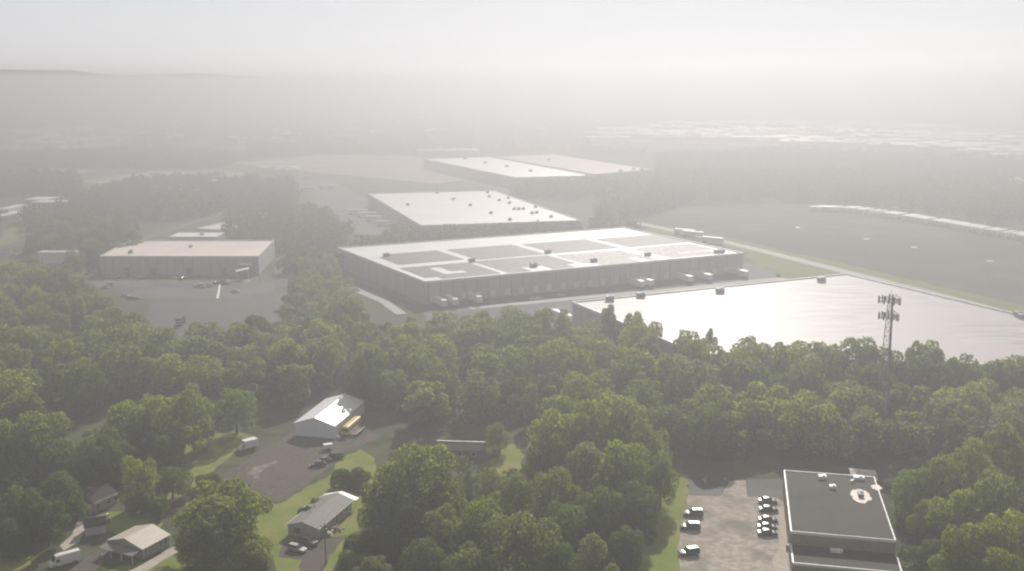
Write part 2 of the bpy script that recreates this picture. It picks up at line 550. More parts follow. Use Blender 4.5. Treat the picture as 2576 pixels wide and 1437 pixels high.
# single trees and bushes that the photograph shows apart: x, y of the top, width, height, kind, tint, label
near_list = [
    (562, 1203, 268, 18, 'ragged', 'bright', 'large bushy yellow-green tree between the tan-roofed house and the grey ranch house'),
    (510, 1335, 140, 9, 'round', 'mid', 'round tree under the left side of the large bushy tree'),
    (622, 1340, 130, 9, 'round', 'bright', 'round tree under the right side of the large bushy tree'),
    (268, 1088, 120, 15, 'round', 'dark', 'dark tree shading the right end of the white house'),
    (345, 1150, 96, 13.5, 'round', 'bright', 'bright yellow-green tree standing alone above the shaded white house'),
    (352, 1228, 84, 7, 'bush', 'mid', 'low bush at the foot of the bright yellow-green tree'),
    (318, 1012, 118, 18, 'broad', 'bright', 'sunlit broad tree at the left end of the clump by the white box van'),
    (390, 990, 122, 19, 'round', 'bright', 'tallest tree of the clump by the white box van'),
    (478, 974, 108, 19, 'round', 'mid', 'tall round tree at the back right of the clump by the white box van'),
    (455, 1052, 112, 13, 'ragged', 'bright', 'ragged bright tree at the front right of the clump by the white box van'),
    (300, 1062, 118, 14, 'broad', 'dark', 'dark tree at the front left of the clump by the white box van'),
    (385, 1085, 110, 11, 'round', 'dark', 'dark shaded tree in the middle front of the clump by the white box van'),
    (228, 1075, 90, 12, 'ragged', 'grey', 'grey-green tree left of the sunlit clump above the shaded house'),
    (590, 977, 112, 14.5, 'round', 'mid', 'tall round tree standing alone behind the white box van'),
    (80, 1043, 176, 18, 'broad', 'mid', 'big broad tree at the left edge above the shaded yard'),
    (0, 1062, 120, 18, 'round', 'mid', 'round tree cut by the left edge of the view, beside the big broad tree'),
    (150, 1108, 120, 13, 'broad', 'dark', 'dark tree right of the big broad tree at the left edge'),
    (170, 1158, 42, 5, 'bush', 'bright', 'small bright bush in the dark yard left of the shaded house'),
    (40, 1228, 112, 14, 'round', 'dark', 'dark round tree at the left edge above the white panel van'),
    (112, 1250, 120, 12, 'ragged', 'dark', 'dark ragged tree directly above the white panel van'),
    (14, 1310, 96, 9, 'round', 'dark', 'dark low tree in the bottom left corner of the yard'),
    (150, 1190, 120, 12, 'broad', 'dark', 'dark broad tree up the yard behind the shaded house'),
    (222, 1110, 110, 14, 'round', 'dark', 'dark tree right behind the shaded white house'),
    (275, 1150, 90, 9, 'ragged', 'dark', 'dark thin tree left of the bright yellow-green tree'),
    (430, 1180, 110, 8, 'round', 'dark', 'dark round tree between the bright tree and the gravel yard'),
    (520, 1186, 76, 5, 'bush', 'mid', 'green bush on the lower left edge of the gravel yard'),
    (395, 1245, 60, 6, 'bush', 'mid', 'bush right of the bright yellow-green tree, by the short gravel path'),
    (655, 1385, 80, 6, 'bush', 'bright', 'light green bush against the big bushy tree, left of the silver estate car'),
    (870, 1176, 98, 6, 'bush', 'dark', 'dark bush on the grass behind the grey ranch house'),
    (905, 1178, 66, 5, 'bush', 'mid', 'bush between the ranch house and the parked dark car'),
    (770, 1268, 50, 4, 'bush', 'dark', 'small dark bush along the back wall of the ranch house'),
    (800, 1250, 44, 4, 'bush', 'grey', 'grey-green shrub at the back corner of the ranch house'),
    (900, 1335, 90, 7, 'bush', 'mid', 'bush right of the ranch house beyond the junk pile'),
    (880, 1385, 90, 6, 'bush', 'mid', 'bush right of the utility pole at the bottom of the drive'),
    (940, 1400, 110, 8, 'ragged', 'grey', 'small grey-green tree below the bush right of the utility pole'),
    (1040, 1128, 226, 21, 'broad', 'mid', 'very big broad tree right of the ranch house'),
    (962, 1192, 112, 15, 'ragged', 'mid', 'ragged tree on the left flank of the very big broad tree'),
    (1000, 1255, 150, 13, 'round', 'dark', 'dark tree in front of the very big broad tree'),
    (1118, 1205, 108, 14, 'round', 'mid', 'round tree on the right flank of the very big broad tree'),
    (1175, 1172, 60, 12, 'cone', 'dark', 'dark pointed conifer in front of the long grey cabin'),
    (1395, 1183, 130, 15, 'round', 'mid', 'round tree right of the grass patch beside the cabin'),
    (1300, 1196, 120, 13, 'ragged', 'mid', 'ragged tree directly below the grass patch beside the cabin'),
    (1232, 1178, 70, 11, 'round', 'grey', 'grey-green tree between the cabin and the grass patch'),
    (1205, 1268, 150, 15, 'broad', 'mid', 'broad tree below the pointed conifer'),
    (1105, 1278, 130, 14, 'ragged', 'grey', 'grey-green ragged tree below the very big broad tree'),
    (1315, 1292, 186, 17, 'broad', 'grey', 'pale-leaved broad tree at the bottom middle of the wood'),
    (1180, 1375, 140, 12, 'round', 'grey', 'tree at the very bottom, left of the pale-leaved broad tree'),
    (1060, 1360, 130, 12, 'round', 'dark', 'dark round tree at the very bottom below the big broad tree'),
    (1420, 1265, 120, 13, 'round', 'dark', 'dark tree between the pale-leaved tree and the car park wood'),
    (1495, 1345, 120, 13, 'ragged', 'grey', 'pale-leaved ragged tree at the bottom left of the mown strip'),
    (1415, 1372, 100, 10, 'round', 'dark', 'dark tree at the bottom between the two pale-leaved trees'),
    (1390, 1036, 132, 20, 'broad', 'bright', 'tall broad tree at the left end of the great hump of trees'),
    (1472, 1000, 142, 22, 'ragged', 'mid', 'tall tree at the top left of the great hump of trees'),
    (1562, 1008, 142, 21, 'broad', 'mid', 'tall tree at the top right of the great hump of trees'),
    (1632, 1062, 118, 19, 'round', 'mid', 'tree at the right shoulder of the great hump of trees'),
    (1664, 1140, 90, 15, 'round', 'mid', 'round tree at the right foot of the great hump, by the mown strip'),
    (1575, 1122, 150, 18, 'broad', 'mid', 'broad tree in the lower right of the great hump of trees'),
    (1475, 1112, 150, 17, 'ragged', 'grey', 'grey-green tree in the lower middle of the great hump of trees'),
    (1372, 1108, 108, 15, 'round', 'mid', 'round tree in the lower left of the great hump of trees'),
    (1598, 1216, 120, 13, 'round', 'dark', 'dark tree under the great hump, left of the mown strip'),
    (1512, 1230, 120, 13, 'broad', 'dark', 'dark broad tree under the middle of the great hump'),
    (1575, 1330, 96, 9, 'round', 'dark', 'low dark tree left of the mown strip near the bottom'),
    (1248, 1066, 62, 9, 'round', 'mid', 'small round tree behind the right end of the cabin'),
    (2302, 1180, 104, 13, 'round', 'mid', 'round tree behind the back right corner of the flat-roofed building'),
    (2368, 1156, 118, 15, 'broad', 'mid', 'broad tree right of the little pink shed'),
    (2445, 1108, 138, 18, 'round', 'bright', 'tall yellow-green tree towards the right edge, beyond the flat-roofed building'),
    (2535, 1068, 130, 19, 'broad', 'mid', 'tall broad tree at the right edge beyond the flat-roofed building'),
    (2400, 1226, 140, 15, 'ragged', 'bright', 'ragged yellow-green tree right of the rooftop puddle'),
    (2500, 1192, 150, 17, 'round', 'mid', 'round tree at the right edge below the tall broad tree'),
    (2335, 1262, 96, 10, 'round', 'mid', 'low tree close to the right wall of the flat-roofed building'),
    (2440, 1320, 150, 14, 'broad', 'mid', 'broad tree at the lower right, beyond the lower roof'),
    (2550, 1290, 150, 16, 'round', 'bright', 'yellow-green tree at the lower right edge'),
    (2350, 1358, 96, 8, 'ragged', 'dark', 'low dark tree beside the lower roof corner'),
    (2400, 1395, 130, 9, 'round', 'mid', 'low tree in the bottom right beside the lower roof'),
    (2510, 1385, 130, 12, 'round', 'mid', 'round tree in the bottom right corner'),
]
for x, yt, w, h, kd, ti, lb in near_list:
    px_tree(x, yt, w, h, kd, ti, label=lb, group='trees and bushes of the near gardens and groves')

NEAR_XY = [(r['x'], r['y']) for r in ALLTREES if r['kd'] != 'bush']
clear_px = [
    [(700, 1040), (960, 1000), (960, 1160), (560, 1330), (520, 1160)],      # gravel yard and white barn
    [(1080, 1090), (1300, 1090), (1300, 1250), (1080, 1250)],               # cabin
    [(1610, 1205), (2330, 1150), (2700, 1260), (2700, 1500), (1500, 1500)], # car park and flat-roofed building
]
CLEAR = [gpoly(c) for c in clear_px]
# plan of the big white-roofed warehouse behind the wood (its near side is hidden by the trees)
wa, wb_, wn = at(1440, 762, 11), at(2130, 691, 11), (at(2576, 797, 11) - at(2130, 691, 11)).normalized()
WR = [wa, wa + wn * 96, Vector((158, 338, 11)), wb_ + wn * 176, wb_]
CLEAR.append([(q.x, q.y) for q in WR])
wood_px = [(-70, 1095), (150, 1085), (280, 1015), (420, 1000), (560, 1000), (700, 1030), (745, 1020), (925, 985), (985, 1060), (1110, 1078),
           (1330, 1080), (1430, 1120), (1700, 1165), (1960, 1150), (2110, 1165), (2240, 1190), (2330, 1175), (2660, 1180), (2660, 1062), (2420, 1010),
           (2250, 984), (2000, 972), (1800, 956), (1660, 932), (1550, 900), (1430, 868), (1200, 866), (1000, 868), (880, 834), (735, 885),
           (690, 900), (600, 905), (440, 930), (370, 885), (300, 840), (190, 775), (110, 716), (-70, 716)]
WOOD = gpoly(wood_px)
pts = scatter(WOOD, 11.8, 11, avoid=CLEAR, near=NEAR_XY)
g_ = random.Random(5)
wood_recs = []
for x, y in pts:
    h = g_.uniform(12.5, 18.0)
    w = g_.uniform(13.0, 20.0)
    if x > 40 and y > 315:                       # the far edge of the right part stands tall
        h = g_.uniform(16.0, 19.5)
    kd = g_.choices(['round', 'broad', 'ragged', 'narrow'], [5, 4, 4, 1])[0]
    if kd == 'narrow':
        w *= 0.55
    ti = g_.choices(['dark', 'mid', 'bright', 'grey'], [2, 5, 3, 2])[0]
    wood_recs.append(tree(Vector((x, y, 0)), h, w, kd, ti, MID))
# thin trees close behind the barn, whose shade falls on its roof
for x, y, h, w in ((893, 1029, 15, 8), (914, 1026, 17, 8), (934, 1023, 16, 7), (950, 1035, 13, 7), (925, 1006, 18, 8)):
    wood_recs.append(tree(at(x, y), h, w, 'ragged', 'dark', MID))
# a few tall ones that stand up against the white roof
for x, yt, w, h, kd in ((1535, 762, 60, 19, 'ragged'), (1600, 786, 62, 17.5, 'ragged'), (1648, 812, 50, 16, 'round'), (1725, 834, 76, 16.5, 'round'), (1788, 826, 48, 17, 'ragged'),
                        (2310, 858, 84, 18, 'ragged'), (2350, 862, 60, 18, 'round'), (2440, 894, 70, 17, 'round'), (2510, 905, 66, 17, 'broad'), (2090, 862, 110, 16.5, 'broad'),
                        (1880, 852, 90, 16, 'round'), (1960, 858, 90, 16, 'ragged'), (2190, 868, 80, 16, 'round'), (2400, 893, 60, 16.5, 'ragged'), (2565, 915, 70, 16, 'round')):
    wood_recs.append(px_tree(x, yt, w, h, kd, 'mid', MID))
zones = [(-1e9, -150, 'of wood below white hall'), (-150, -85, 'of wood below tan-roofed factory'),
         (-85, -30, 'of wood behind white barn'), (-30, 22, 'of wood above the cabin'),
         (22, 75, 'of wood above the car park'), (75, 1e9, 'of wood around the mast')]
for x0, x1, where in zones:
    rs = [r for r in wood_recs if x0 <= r['x'] / r['y'] * 360 < x1]
    if rs:
        label_zone(rs, where, max(2, min(6, round(len(rs) / 8))), 'trees of the long wood across the view')

# the tree strip up the middle and the grove behind the white hall
strip_px = [(735, 880), (880, 835), (868, 780), (842, 720), (815, 680), (775, 690), (752, 770), (728, 800)]
sp = scatter(gpoly(strip_px), 10.5, 3)
rs = []
for x, y in sp:
    rs.append(tree(Vector((x, y, 0)), g_.uniform(10, 14), g_.uniform(11, 14), g_.choice(['round', 'ragged']), g_.choice(['mid', 'bright', 'grey']), MID))
label_zone(rs, 'of strip beside solar warehouse', 3, 'trees of the strip beside the solar warehouse')
grove_px = [(70, 672), (100, 625), (180, 605), (330, 600), (345, 655), (250, 672), (215, 700), (188, 720), (186, 690), (90, 655)]
rs = []
for x, y in scatter(gpoly(grove_px), 11.5, 4):
    rs.append(tree(Vector((x, y, 0)), g_.uniform(13, 18), g_.uniform(12, 16), g_.choice(['round', 'broad', 'cone']), g_.choice(['dark', 'dark', 'grey']), MID))
label_zone(rs, 'of grove behind white hall', 3, 'trees of the dark grove behind the white hall')

# ------------------------------------------------------------------ the woods beyond, as one mass
def far_mass(polys, gap, seed, hr, wr, nleaf, lf, avoid):
    g = np.random.default_rng(seed)
    lib = [crown_arrays(900 + q, nleaf, lf, kd) for q, kd in enumerate(('round', 'broad', 'ragged', 'round'))]
    P, T, B = [], [], []
    for poly in polys:
        for x, y in scatter(poly, gap, seed, avoid=avoid, tries=14000):
            p, t, b = lib[g.integers(len(lib))]
            h, r = g.uniform(*hr), g.uniform(*wr) / 2
            a = g.uniform(0, 6.28)
            rot = np.array([[math.cos(a), -math.sin(a), 0], [math.sin(a), math.cos(a), 0], [0, 0, 1]])
            P.append((p @ rot.T) * [r, r, h] + [x, y, 0])
            T.append((t @ rot.T) * r)
            B.append((b @ rot.T) * r)
    return np.concatenate(P), np.concatenate(T), np.concatenate(B)
# ------------------------------------------------------------------ the ground
mb = MB()
FARR = 13600.0
mb.quad((-FARR, -300, 0), (FARR, -300, 0), (FARR, FARR, 0), (-FARR, FARR, 0))
tag(mb.build('ground', 'land'), kind='structure')

sheet('wood_floor', [(-90, 1470), (500, 1470), (900, 1470), (1700, 1470), (2700, 1470), (2700, 1050), (2420, 1025), (2250, 1002), (2000, 990), (1800, 972), (1660, 946), (1550, 908), (1430, 866),
                     (1200, 864), (1000, 864), (890, 836), (842, 716), (760, 700), (735, 885), (690, 900), (600, 905), (440, 930), (370, 885), (300, 840), (190, 775), (110, 716), (-90, 716)], 0.010, 'woodfloor')
# lawns
sheet('lawn', [(380, 1180), (470, 1115), (545, 1090), (600, 1085), (640, 1095), (560, 1165), (520, 1200), (440, 1260), (400, 1330), (300, 1345), (235, 1320), (245, 1295), (330, 1280), (400, 1225)], 0.020, 'lawn')
sheet('lawn', [(640, 1260), (700, 1268), (830, 1195), (850, 1160), (905, 1130), (940, 1150), (960, 1230), (920, 1300), (870, 1385), (830, 1450), (690, 1450), (690, 1400), (640, 1380)], 0.020, 'lawn')
sheet('lawn', [(1250, 1115), (1310, 1120), (1325, 1185), (1260, 1220), (1230, 1180)], 0.020, 'lawn')
sheet('lawn', [(1715, 1200), (1730, 1208), (1725, 1300), (1712, 1452), (1590, 1452), (1640, 1350), (1652, 1240)], 0.020, 'lawn')
sheet('lawn', [(-20, 1380), (45, 1385), (85, 1400), (40, 1452), (-20, 1452)], 0.020, 'lawn')
sheet('lawn', [(240, 1452), (300, 1425), (430, 1395), (470, 1420), (450, 1452)], 0.020, 'lawn')
# yards and drives
sheet('gravel_yard', [(740, 1088), (905, 1100), (930, 1090), (960, 1098), (870, 1135), (828, 1178), (790, 1205), (745, 1235), (700, 1263), (680, 1264), (640, 1252), (560, 1215), (565, 1195), (640, 1140), (700, 1110)], 0.030, 'gravel')
sheet('gravel_patch', [(617, 1190), (640, 1174), (668, 1168), (695, 1158), (699, 1163), (668, 1178), (652, 1190), (655, 1205), (640, 1206), (636, 1195)], 0.036, 'gravelpale')
sheet('driveway', [(745, 1452), (760, 1410), (700, 1402), (712, 1370), (760, 1352), (820, 1352), (872, 1345), (850, 1372), (825, 1400), (805, 1452)], 0.036, 'gravel')
sheet('path', [(160, 1452), (215, 1400), (260, 1378), (300, 1370), (300, 1388), (262, 1410), (235, 1452)], 0.036, 'gravel')
sheet('path', [(300, 1452), (440, 1372), (455, 1385), (410, 1410), (345, 1452)], 0.036, 'concrete')
sheet('path', [(372, 1318), (420, 1282), (440, 1292), (400, 1318)], 0.036, 'gravel')
sheet('path', [(197, 1300), (245, 1300), (215, 1330), (200, 1362), (160, 1385), (150, 1372), (182, 1345)], 0.036, 'concrete')
sheet('parking_lot', [(1730, 1246), (1812, 1248), (1836, 1210), (1876, 1208), (1880, 1250), (1952, 1252), (1990, 1270), (1990, 1470), (1725, 1470), (1712, 1440), (1705, 1380)], 0.030, 'lot')
sheet('parking_lot', [(1735, 1196), (1838, 1200), (1812, 1247), (1732, 1245)], 0.024, 'asphalt')
sheet('parking_lot', [(1878, 1205), (1990, 1205), (1990, 1262), (1880, 1249)], 0.024, 'asphalt')
sheet('pavement', [(1958, 1275), (1982, 1275), (1986, 1470), (1960, 1470), (1942, 1410), (1960, 1380)], 0.040, 'concrete')

# factory car park in the left half
sheet('car_park', [(225, 690), (720, 690), (718, 752), (380, 752), (345, 748), (270, 722), (225, 720)], 0.030, 'asphalt')
sheet('service_yard', [(380, 752), (722, 753), (715, 840), (690, 905), (440, 905), (360, 830)], 0.040, 'asphaltnew')
sheet('grass_strip', [(262, 702), (620, 702), (640, 712), (560, 706), (262, 708)], 0.045, 'verge')
sheet('road_marking', [(551, 715), (556, 715), (550, 751), (544, 751)], 0.052, 'markpaint')
sheet('kerb', [(567, 703), (628, 703), (628, 708), (567, 708)], 0.052, 'concrete')
sheet('grass_plot', [(580, 709), (628, 709), (628, 714), (580, 714)], 0.052, 'verge')
strip('access_road', [(650, 905), (700, 820), (708, 740), (706, 670), (712, 620)], 7, 0.050, 'asphalt')
# yards of the warehouses
sheet('truck_yard', [(850, 690), (1065, 775), (1085, 862), (1420, 862), (1560, 880), (2060, 800), (1960, 690), (1880, 660), (1065, 740)], 0.030, 'asphalt')
strip('yard_lane', [(885, 725), (965, 758), (1010, 790)], 5, 0.040, 'road')
strip('yard_lane', [(1180, 775), (1430, 752), (1700, 728), (1900, 706), (1975, 700)], 6, 0.040, 'road')
sheet('truck_yard', [(740, 450), (830, 452), (1040, 560), (1010, 590), (900, 590), (800, 520)], 0.030, 'asphalt')
sheet('truck_yard', [(1010, 395), (1290, 470), (1280, 482), (1000, 420)], 0.030, 'asphalt')
sheet('verge', [(1870, 640), (1905, 632), (2150, 690), (2135, 712), (1960, 700)], 0.030, 'verge')
sheet('verge', [(1640, 566), (1800, 592), (2100, 658), (2400, 728), (2660, 790), (2660, 850), (2400, 770), (2150, 700), (1860, 630), (1620, 580)], 0.024, 'verge')
strip('road', [(1600, 560), (1650, 571), (1720, 586), (1800, 603), (1900, 627), (2000, 652), (2120, 682), (2300, 727), (2450, 766), (2600, 806)], [9, 9, 9, 9, 9, 9, 9, 9, 9, 9], 0.050, 'road')
# the great open field to the right and tan fields far left
sheet('field', [(1640, 540), (1720, 522), (1850, 515), (2040, 514), (2660, 596), (2660, 782), (2400, 726), (2100, 656), (1800, 590), (1670, 562)], 0.040, 'field')
sheet('field', [(190, 458), (380, 430), (560, 428), (640, 440), (560, 452), (300, 466)], 0.040, 'fieldtan')
sheet('field', [(590, 410), (800, 390), (1040, 392), (1180, 450), (1100, 462), (860, 440), (700, 425)], 0.040, 'fieldtan')
sheet('field', [(0, 432), (120, 425), (240, 428), (170, 445), (0, 450)], 0.040, 'fieldtan')
sheet('field', [(0, 590), (35, 565), (90, 548), (75, 585), (30, 620), (0, 632)], 0.040, 'verge')
sheet('field', [(565, 470), (610, 468), (606, 488), (570, 490)], 0.040, 'verge')
sheet('car_park', [(-20, 522), (180, 520), (160, 548), (20, 560), (-20, 555)], 0.030, 'asphalt')
strip('street', [(-20, 634), (40, 612), (95, 580), (130, 555), (180, 530), (215, 512)], 7, 0.045, 'asphalt')
strip('street', [(300, 620), (420, 580), (520, 550), (620, 515)], 9, 0.046, 'asphalt')
sheet('industrial_ground', [(1480, 338), (1700, 312), (2000, 303), (2350, 318), (2660, 345), (2660, 410), (2350, 388), (2000, 372), (1700, 358), (1480, 352)], 0.040, 'fieldtan')
sheet('industrial_ground', [(-20, 338), (220, 322), (340, 328), (300, 362), (100, 385), (-20, 392)], 0.040, 'fieldtan')

# far woods: one mass nobody could count
masses = [
    [(890, 640), (1000, 606), (1140, 611), (1480, 600), (1600, 592), (1575, 612), (1140, 640), (900, 668)],
    [(1290, 479), (1660, 461), (1680, 480), (1500, 502), (1300, 500)],
    [(1490, 590), (1500, 545), (1640, 500), (1660, 440), (1640, 400), (2000, 385), (2640, 420), (2640, 580), (2300, 540), (2050, 509), (1850, 510), (1720, 516), (1620, 545)],
    [(570, 606), (590, 525), (640, 480), (735, 462), (745, 560), (735, 600), (700, 640), (640, 620)],
    [(360, 560), (330, 520), (480, 480), (640, 460), (600, 520), (520, 545)],
    [(722, 690), (728, 600), (745, 548), (800, 540), (880, 602), (850, 640), (835, 700), (775, 700)],
    [(210, 505), (330, 470), (560, 455), (480, 478), (320, 520)],
    [(100, 600), (60, 560), (140, 545), (210, 515), (300, 520), (330, 595)],
    [(0, 398), (200, 392), (420, 384), (600, 400), (560, 425), (380, 428), (240, 424), (0, 424)],
    [(-20, 452), (180, 448), (200, 470), (180, 498), (40, 495), (-20, 510)],
    [(640, 372), (1050, 384), (1480, 384), (1640, 398), (1400, 384), (1060, 392), (800, 388), (620, 400)],
]
P1, T1, B1 = far_mass([gpoly(m) for m in masses], 11.0, 21, (9, 14), (11, 17), 150, 0.15, ())
far2 = [
    [(-60, 336), (-60, 262), (600, 258), (1400, 262), (2640, 262), (2640, 335), (2350, 312), (2000, 298), (1700, 306), (1480, 330), (1470, 375), (1000, 380), (620, 370), (340, 372), (350, 325), (220, 318)],
]
P2, T2, B2 = far_mass([gpoly(m) for m in far2], 42.0, 22, (9, 15), (30, 60), 60, 0.22, ())
me = leaf_mesh('far_woods', np.concatenate([P1, P2]), np.concatenate([T1, T2]), np.concatenate([B1, B2]), 1.0)
o = bpy.data.objects.new('far_woods', me)
COL.objects.link(o)
o.color = (0.042, 0.060, 0.026, 1)
tag(o, kind='stuff')

# undergrowth along the foot of the woods
def low_mass(name, poly, gap, seed, hr, wr, nleaf, lf, col, avoid=()):
    p, t, b = far_mass([poly], gap, seed, hr, wr, nleaf, lf, avoid)
    o = bpy.data.objects.new(name, leaf_mesh(name, p, t, b, 1.0))
    COL.objects.link(o)
    o.color = (*col, 1)
    return tag(o, kind='stuff')

low_mass('undergrowth', WOOD, 7.5, 31, (2.5, 6.0), (6, 10), 170, 0.13, (0.06, 0.082, 0.024), CLEAR)
low_mass('undergrowth', gpoly([(-60, 1440), (-60, 1150), (150, 1150), (300, 1140), (360, 1180), (320, 1230), (230, 1225), (170, 1250), (130, 1330), (90, 1370), (40, 1375)]), 5.5, 32, (1.0, 3.0), (4, 7), 150, 0.14, (0.045, 0.062, 0.02))
low_mass('undergrowth', gpoly([(930, 1450), (950, 1260), (1000, 1160), (1110, 1150), (1230, 1190), (1340, 1180), (1430, 1130), (1600, 1170), (1650, 1190), (1640, 1320), (1590, 1450)]), 6.0, 33, (1.5, 4.0), (4.5, 8), 150, 0.14, (0.06, 0.08, 0.024))
low_mass('undergrowth', gpoly([(2275, 1450), (2262, 1300), (2235, 1200), (2300, 1180), (2680, 1190), (2680, 1450)]), 6.0, 34, (1.5, 4.0), (4.5, 8), 150, 0.14, (0.065, 0.088, 0.026))

# ------------------------------------------------------------------ distant ridge
def ridge(name, prof, dist, base):
    mb = MB()
    pts = []
    n = 90
    g = random.Random(len(name) + int(dist))
    for i in range(n + 1):
        x = prof[0][0] + (prof[-1][0] - prof[0][0]) * i / n
        for (xa, ya), (xb, yb) in zip(prof, prof[1:]):
            if xa <= x <= xb:
                t = (x - xa) / (xb - xa)
                t = t * t * (3 - 2 * t)
                y = ya + (yb - ya) * t
                break
        h = CAM_H + (HORIZON - y + g.uniform(-0.5, 0.5)) / F * dist
        pts.append(((x - CX) / F * dist, h))
    for (xa, ha), (xb, hb) in zip(pts, pts[1:]):
        mb.quad((xa, dist, ha), (xb, dist, hb), (xb, dist + 2500, ha * 0.6), (xa, dist + 2500, ha * 0.6))
        mb.quad((xa, dist - 1400, base), (xb, dist - 1400, base), (xb, dist - 500, hb * 0.62), (xa, dist - 500, ha * 0.62))
        mb.quad((xa, dist - 500, ha * 0.62), (xb, dist - 500, hb * 0.62), (xb, dist, hb), (xa, dist, ha))
    return tag(mb.build(name, 'hill', smooth=True), kind='structure')

ridge('hills', [(-200, 182), (20, 177), (200, 178), (260, 186), (330, 191), (430, 188), (520, 186), (640, 193), (760, 199), (1000, 206), (1300, 209)], 17500, -40)

# ------------------------------------------------------------------ air
HB = MB()
HB.box(-13900, 13900, -400, 13900, -1.0, HAZE_TOP)
m, nt, out = new_mat('air')
pv = nt.nodes.new('ShaderNodeVolumePrincipled')
pv.inputs['Color'].default_value = HAZE_COLOR
pv.inputs['Density'].default_value = HAZE_DENSITY
pv.inputs['Anisotropy'].default_value = HAZE_G
pv.inputs['Density Attribute'].default_value = ''
nt.links.new(pv.outputs[0], out.inputs['Volume'])
m.cycles.homogeneous_volume = True
M['air'] = m
tag(HB.build('haze', 'air'), kind='stuff')

# ------------------------------------------------------------------ daylight
SUN_AZ, SUN_EL = R(11), R(32)
w = bpy.data.worlds.new('World')
S.world = w
w.use_nodes = True
nt = w.node_tree
bg = nt.nodes['Background']
sky = nt.nodes.new('ShaderNodeTexSky')
sky.sky_type = 'NISHITA'
sky.sun_disc = False
sky.sun_elevation, sky.sun_rotation = SUN_EL, SUN_AZ
sky.air_density, sky.dust_density, sky.ozone_density = 1.0, SKY_DUST, 1.0
sky.altitude = 100
bg.inputs[1].default_value = SKY_STRENGTH
hs = nt.nodes.new('ShaderNodeHueSaturation')
hs.inputs['Saturation'].default_value = 0.12
nt.links.new(sky.outputs[0], hs.inputs['Color'])
# thin high cloud: faint uneven veils
tc = nt.nodes.new('ShaderNodeTexCoord')
mp = nt.nodes.new('ShaderNodeMapping')
mp.inputs['Scale'].default_value = (1.6, 1.6, 9.0)
nz = nt.nodes.new('ShaderNodeTexNoise')
nz.inputs['Scale'].default_value, nz.inputs['Detail'].default_value, nz.inputs['Roughness'].default_value = 2.2, 4.0, 0.45
rp = nt.nodes.new('ShaderNodeMapRange')
rp.inputs['From Min'].default_value, rp.inputs['From Max'].default_value = 0.35, 0.68
rp.inputs['To Min'].default_value, rp.inputs['To Max'].default_value = 0.92, 1.08
ml = nt.nodes.new('ShaderNodeMixRGB')
ml.blend_type = 'MULTIPLY'
ml.inputs[0].default_value = 1.0
cr = nt.nodes.new('ShaderNodeMixRGB')
cr.inputs[1].default_value, cr.inputs[2].default_value = (0.94, 0.97, 1.02, 1), (1.10, 1.06, 1.06, 1)
nt.links.new(tc.outputs['Generated'], mp.inputs[0])
nt.links.new(mp.outputs[0], nz.inputs['Vector'])
nt.links.new(nz.outputs['Fac'], rp.inputs['Value'])
nt.links.new(nz.outputs['Fac'], cr.inputs[0])
ov = nt.nodes.new('ShaderNodeMixRGB')          # a high, even veil of cloud before the blue
ov.inputs[0].default_value = 0.6
ov.inputs[2].default_value = OVERCAST
nt.links.new(hs.outputs[0], ov.inputs[1])
nt.links.new(ov.outputs[0], ml.inputs[1])
nt.links.new(cr.outputs[0], ml.inputs[2])
nt.links.new(ml.outputs[0], bg.inputs[0])
sd = bpy.data.lights.new('sun', 'SUN')
sd.energy, sd.angle, sd.color = SUN_POWER, R(0.7), (1.0, 0.94, 0.86)
so = bpy.data.objects.new('sun', sd)
COL.objects.link(so)
so.location = (60, 300, 400)
sv = Vector((math.sin(SUN_AZ) * math.cos(SUN_EL), math.cos(SUN_AZ) * math.cos(SUN_EL), math.sin(SUN_EL)))
so.rotation_euler = sv.to_track_quat('Z', 'Y').to_euler()

S.view_settings.view_transform = 'Standard'
S.view_settings.look = 'None'
S.view_settings.exposure = EXPOSURE
S.view_settings.gamma = 1.0
S.view_settings.use_curve_mapping = False
S.cycles.use_denoising = True
S.cycles.volume_bounces = 1
S.cycles.max_bounces = 6
S.cycles.diffuse_bounces = 3
S.cycles.transmission_bounces = 4
S.cycles.sample_clamp_indirect = 4.0
S.cycles.filter_width = 2.2
# ------------------------------------------------------------------ buildings
def frame(p0, p1, p3, z):
    """rectangle through three corners read at height z: centre, heading, length along p0-p1, width towards p3"""
    a, b, d = at(*p0, z), at(*p1, z), at(*p3, z)
    u = (b - a)
    L = u.length
    u.normalize()
    n = Vector((-u.y, u.x, 0))
    W = (d - a).dot(n)
    if W < 0:
        n, W = -n, -W
        a, u = b, -u
    c = a + u * L / 2 + n * W / 2
    return Vector((c.x, c.y, 0)), math.atan2(u.y, u.x), L, W


def local(root, x, y, z):
    p = at(x, y, z) - root.location
    a = -root.rotation_euler.z
    return p.x * math.cos(a) - p.y * math.sin(a), p.x * math.sin(a) + p.y * math.cos(a)


def unit_on(root, x, y, z, sx, sy, h, name='rooftop_unit', m='unit'):
    mb = MB()
    mb.box(-sx / 2, sx / 2, -sy / 2, sy / 2, 0.25, h)
    mb.box(-sx * 0.42, sx * 0.42, -sy * 0.42, sy * 0.42, -0.003, 0.25)
    mb.tube((sx * 0.18, 0, h), (sx * 0.18, 0, h + 0.25), min(sx, sy) * 0.3, n=10)
    o = mb.build(name, m, root)
    lx, ly = local(root, x, y, z) if y is not None else x
    o.location = (lx, ly, z)
    return o


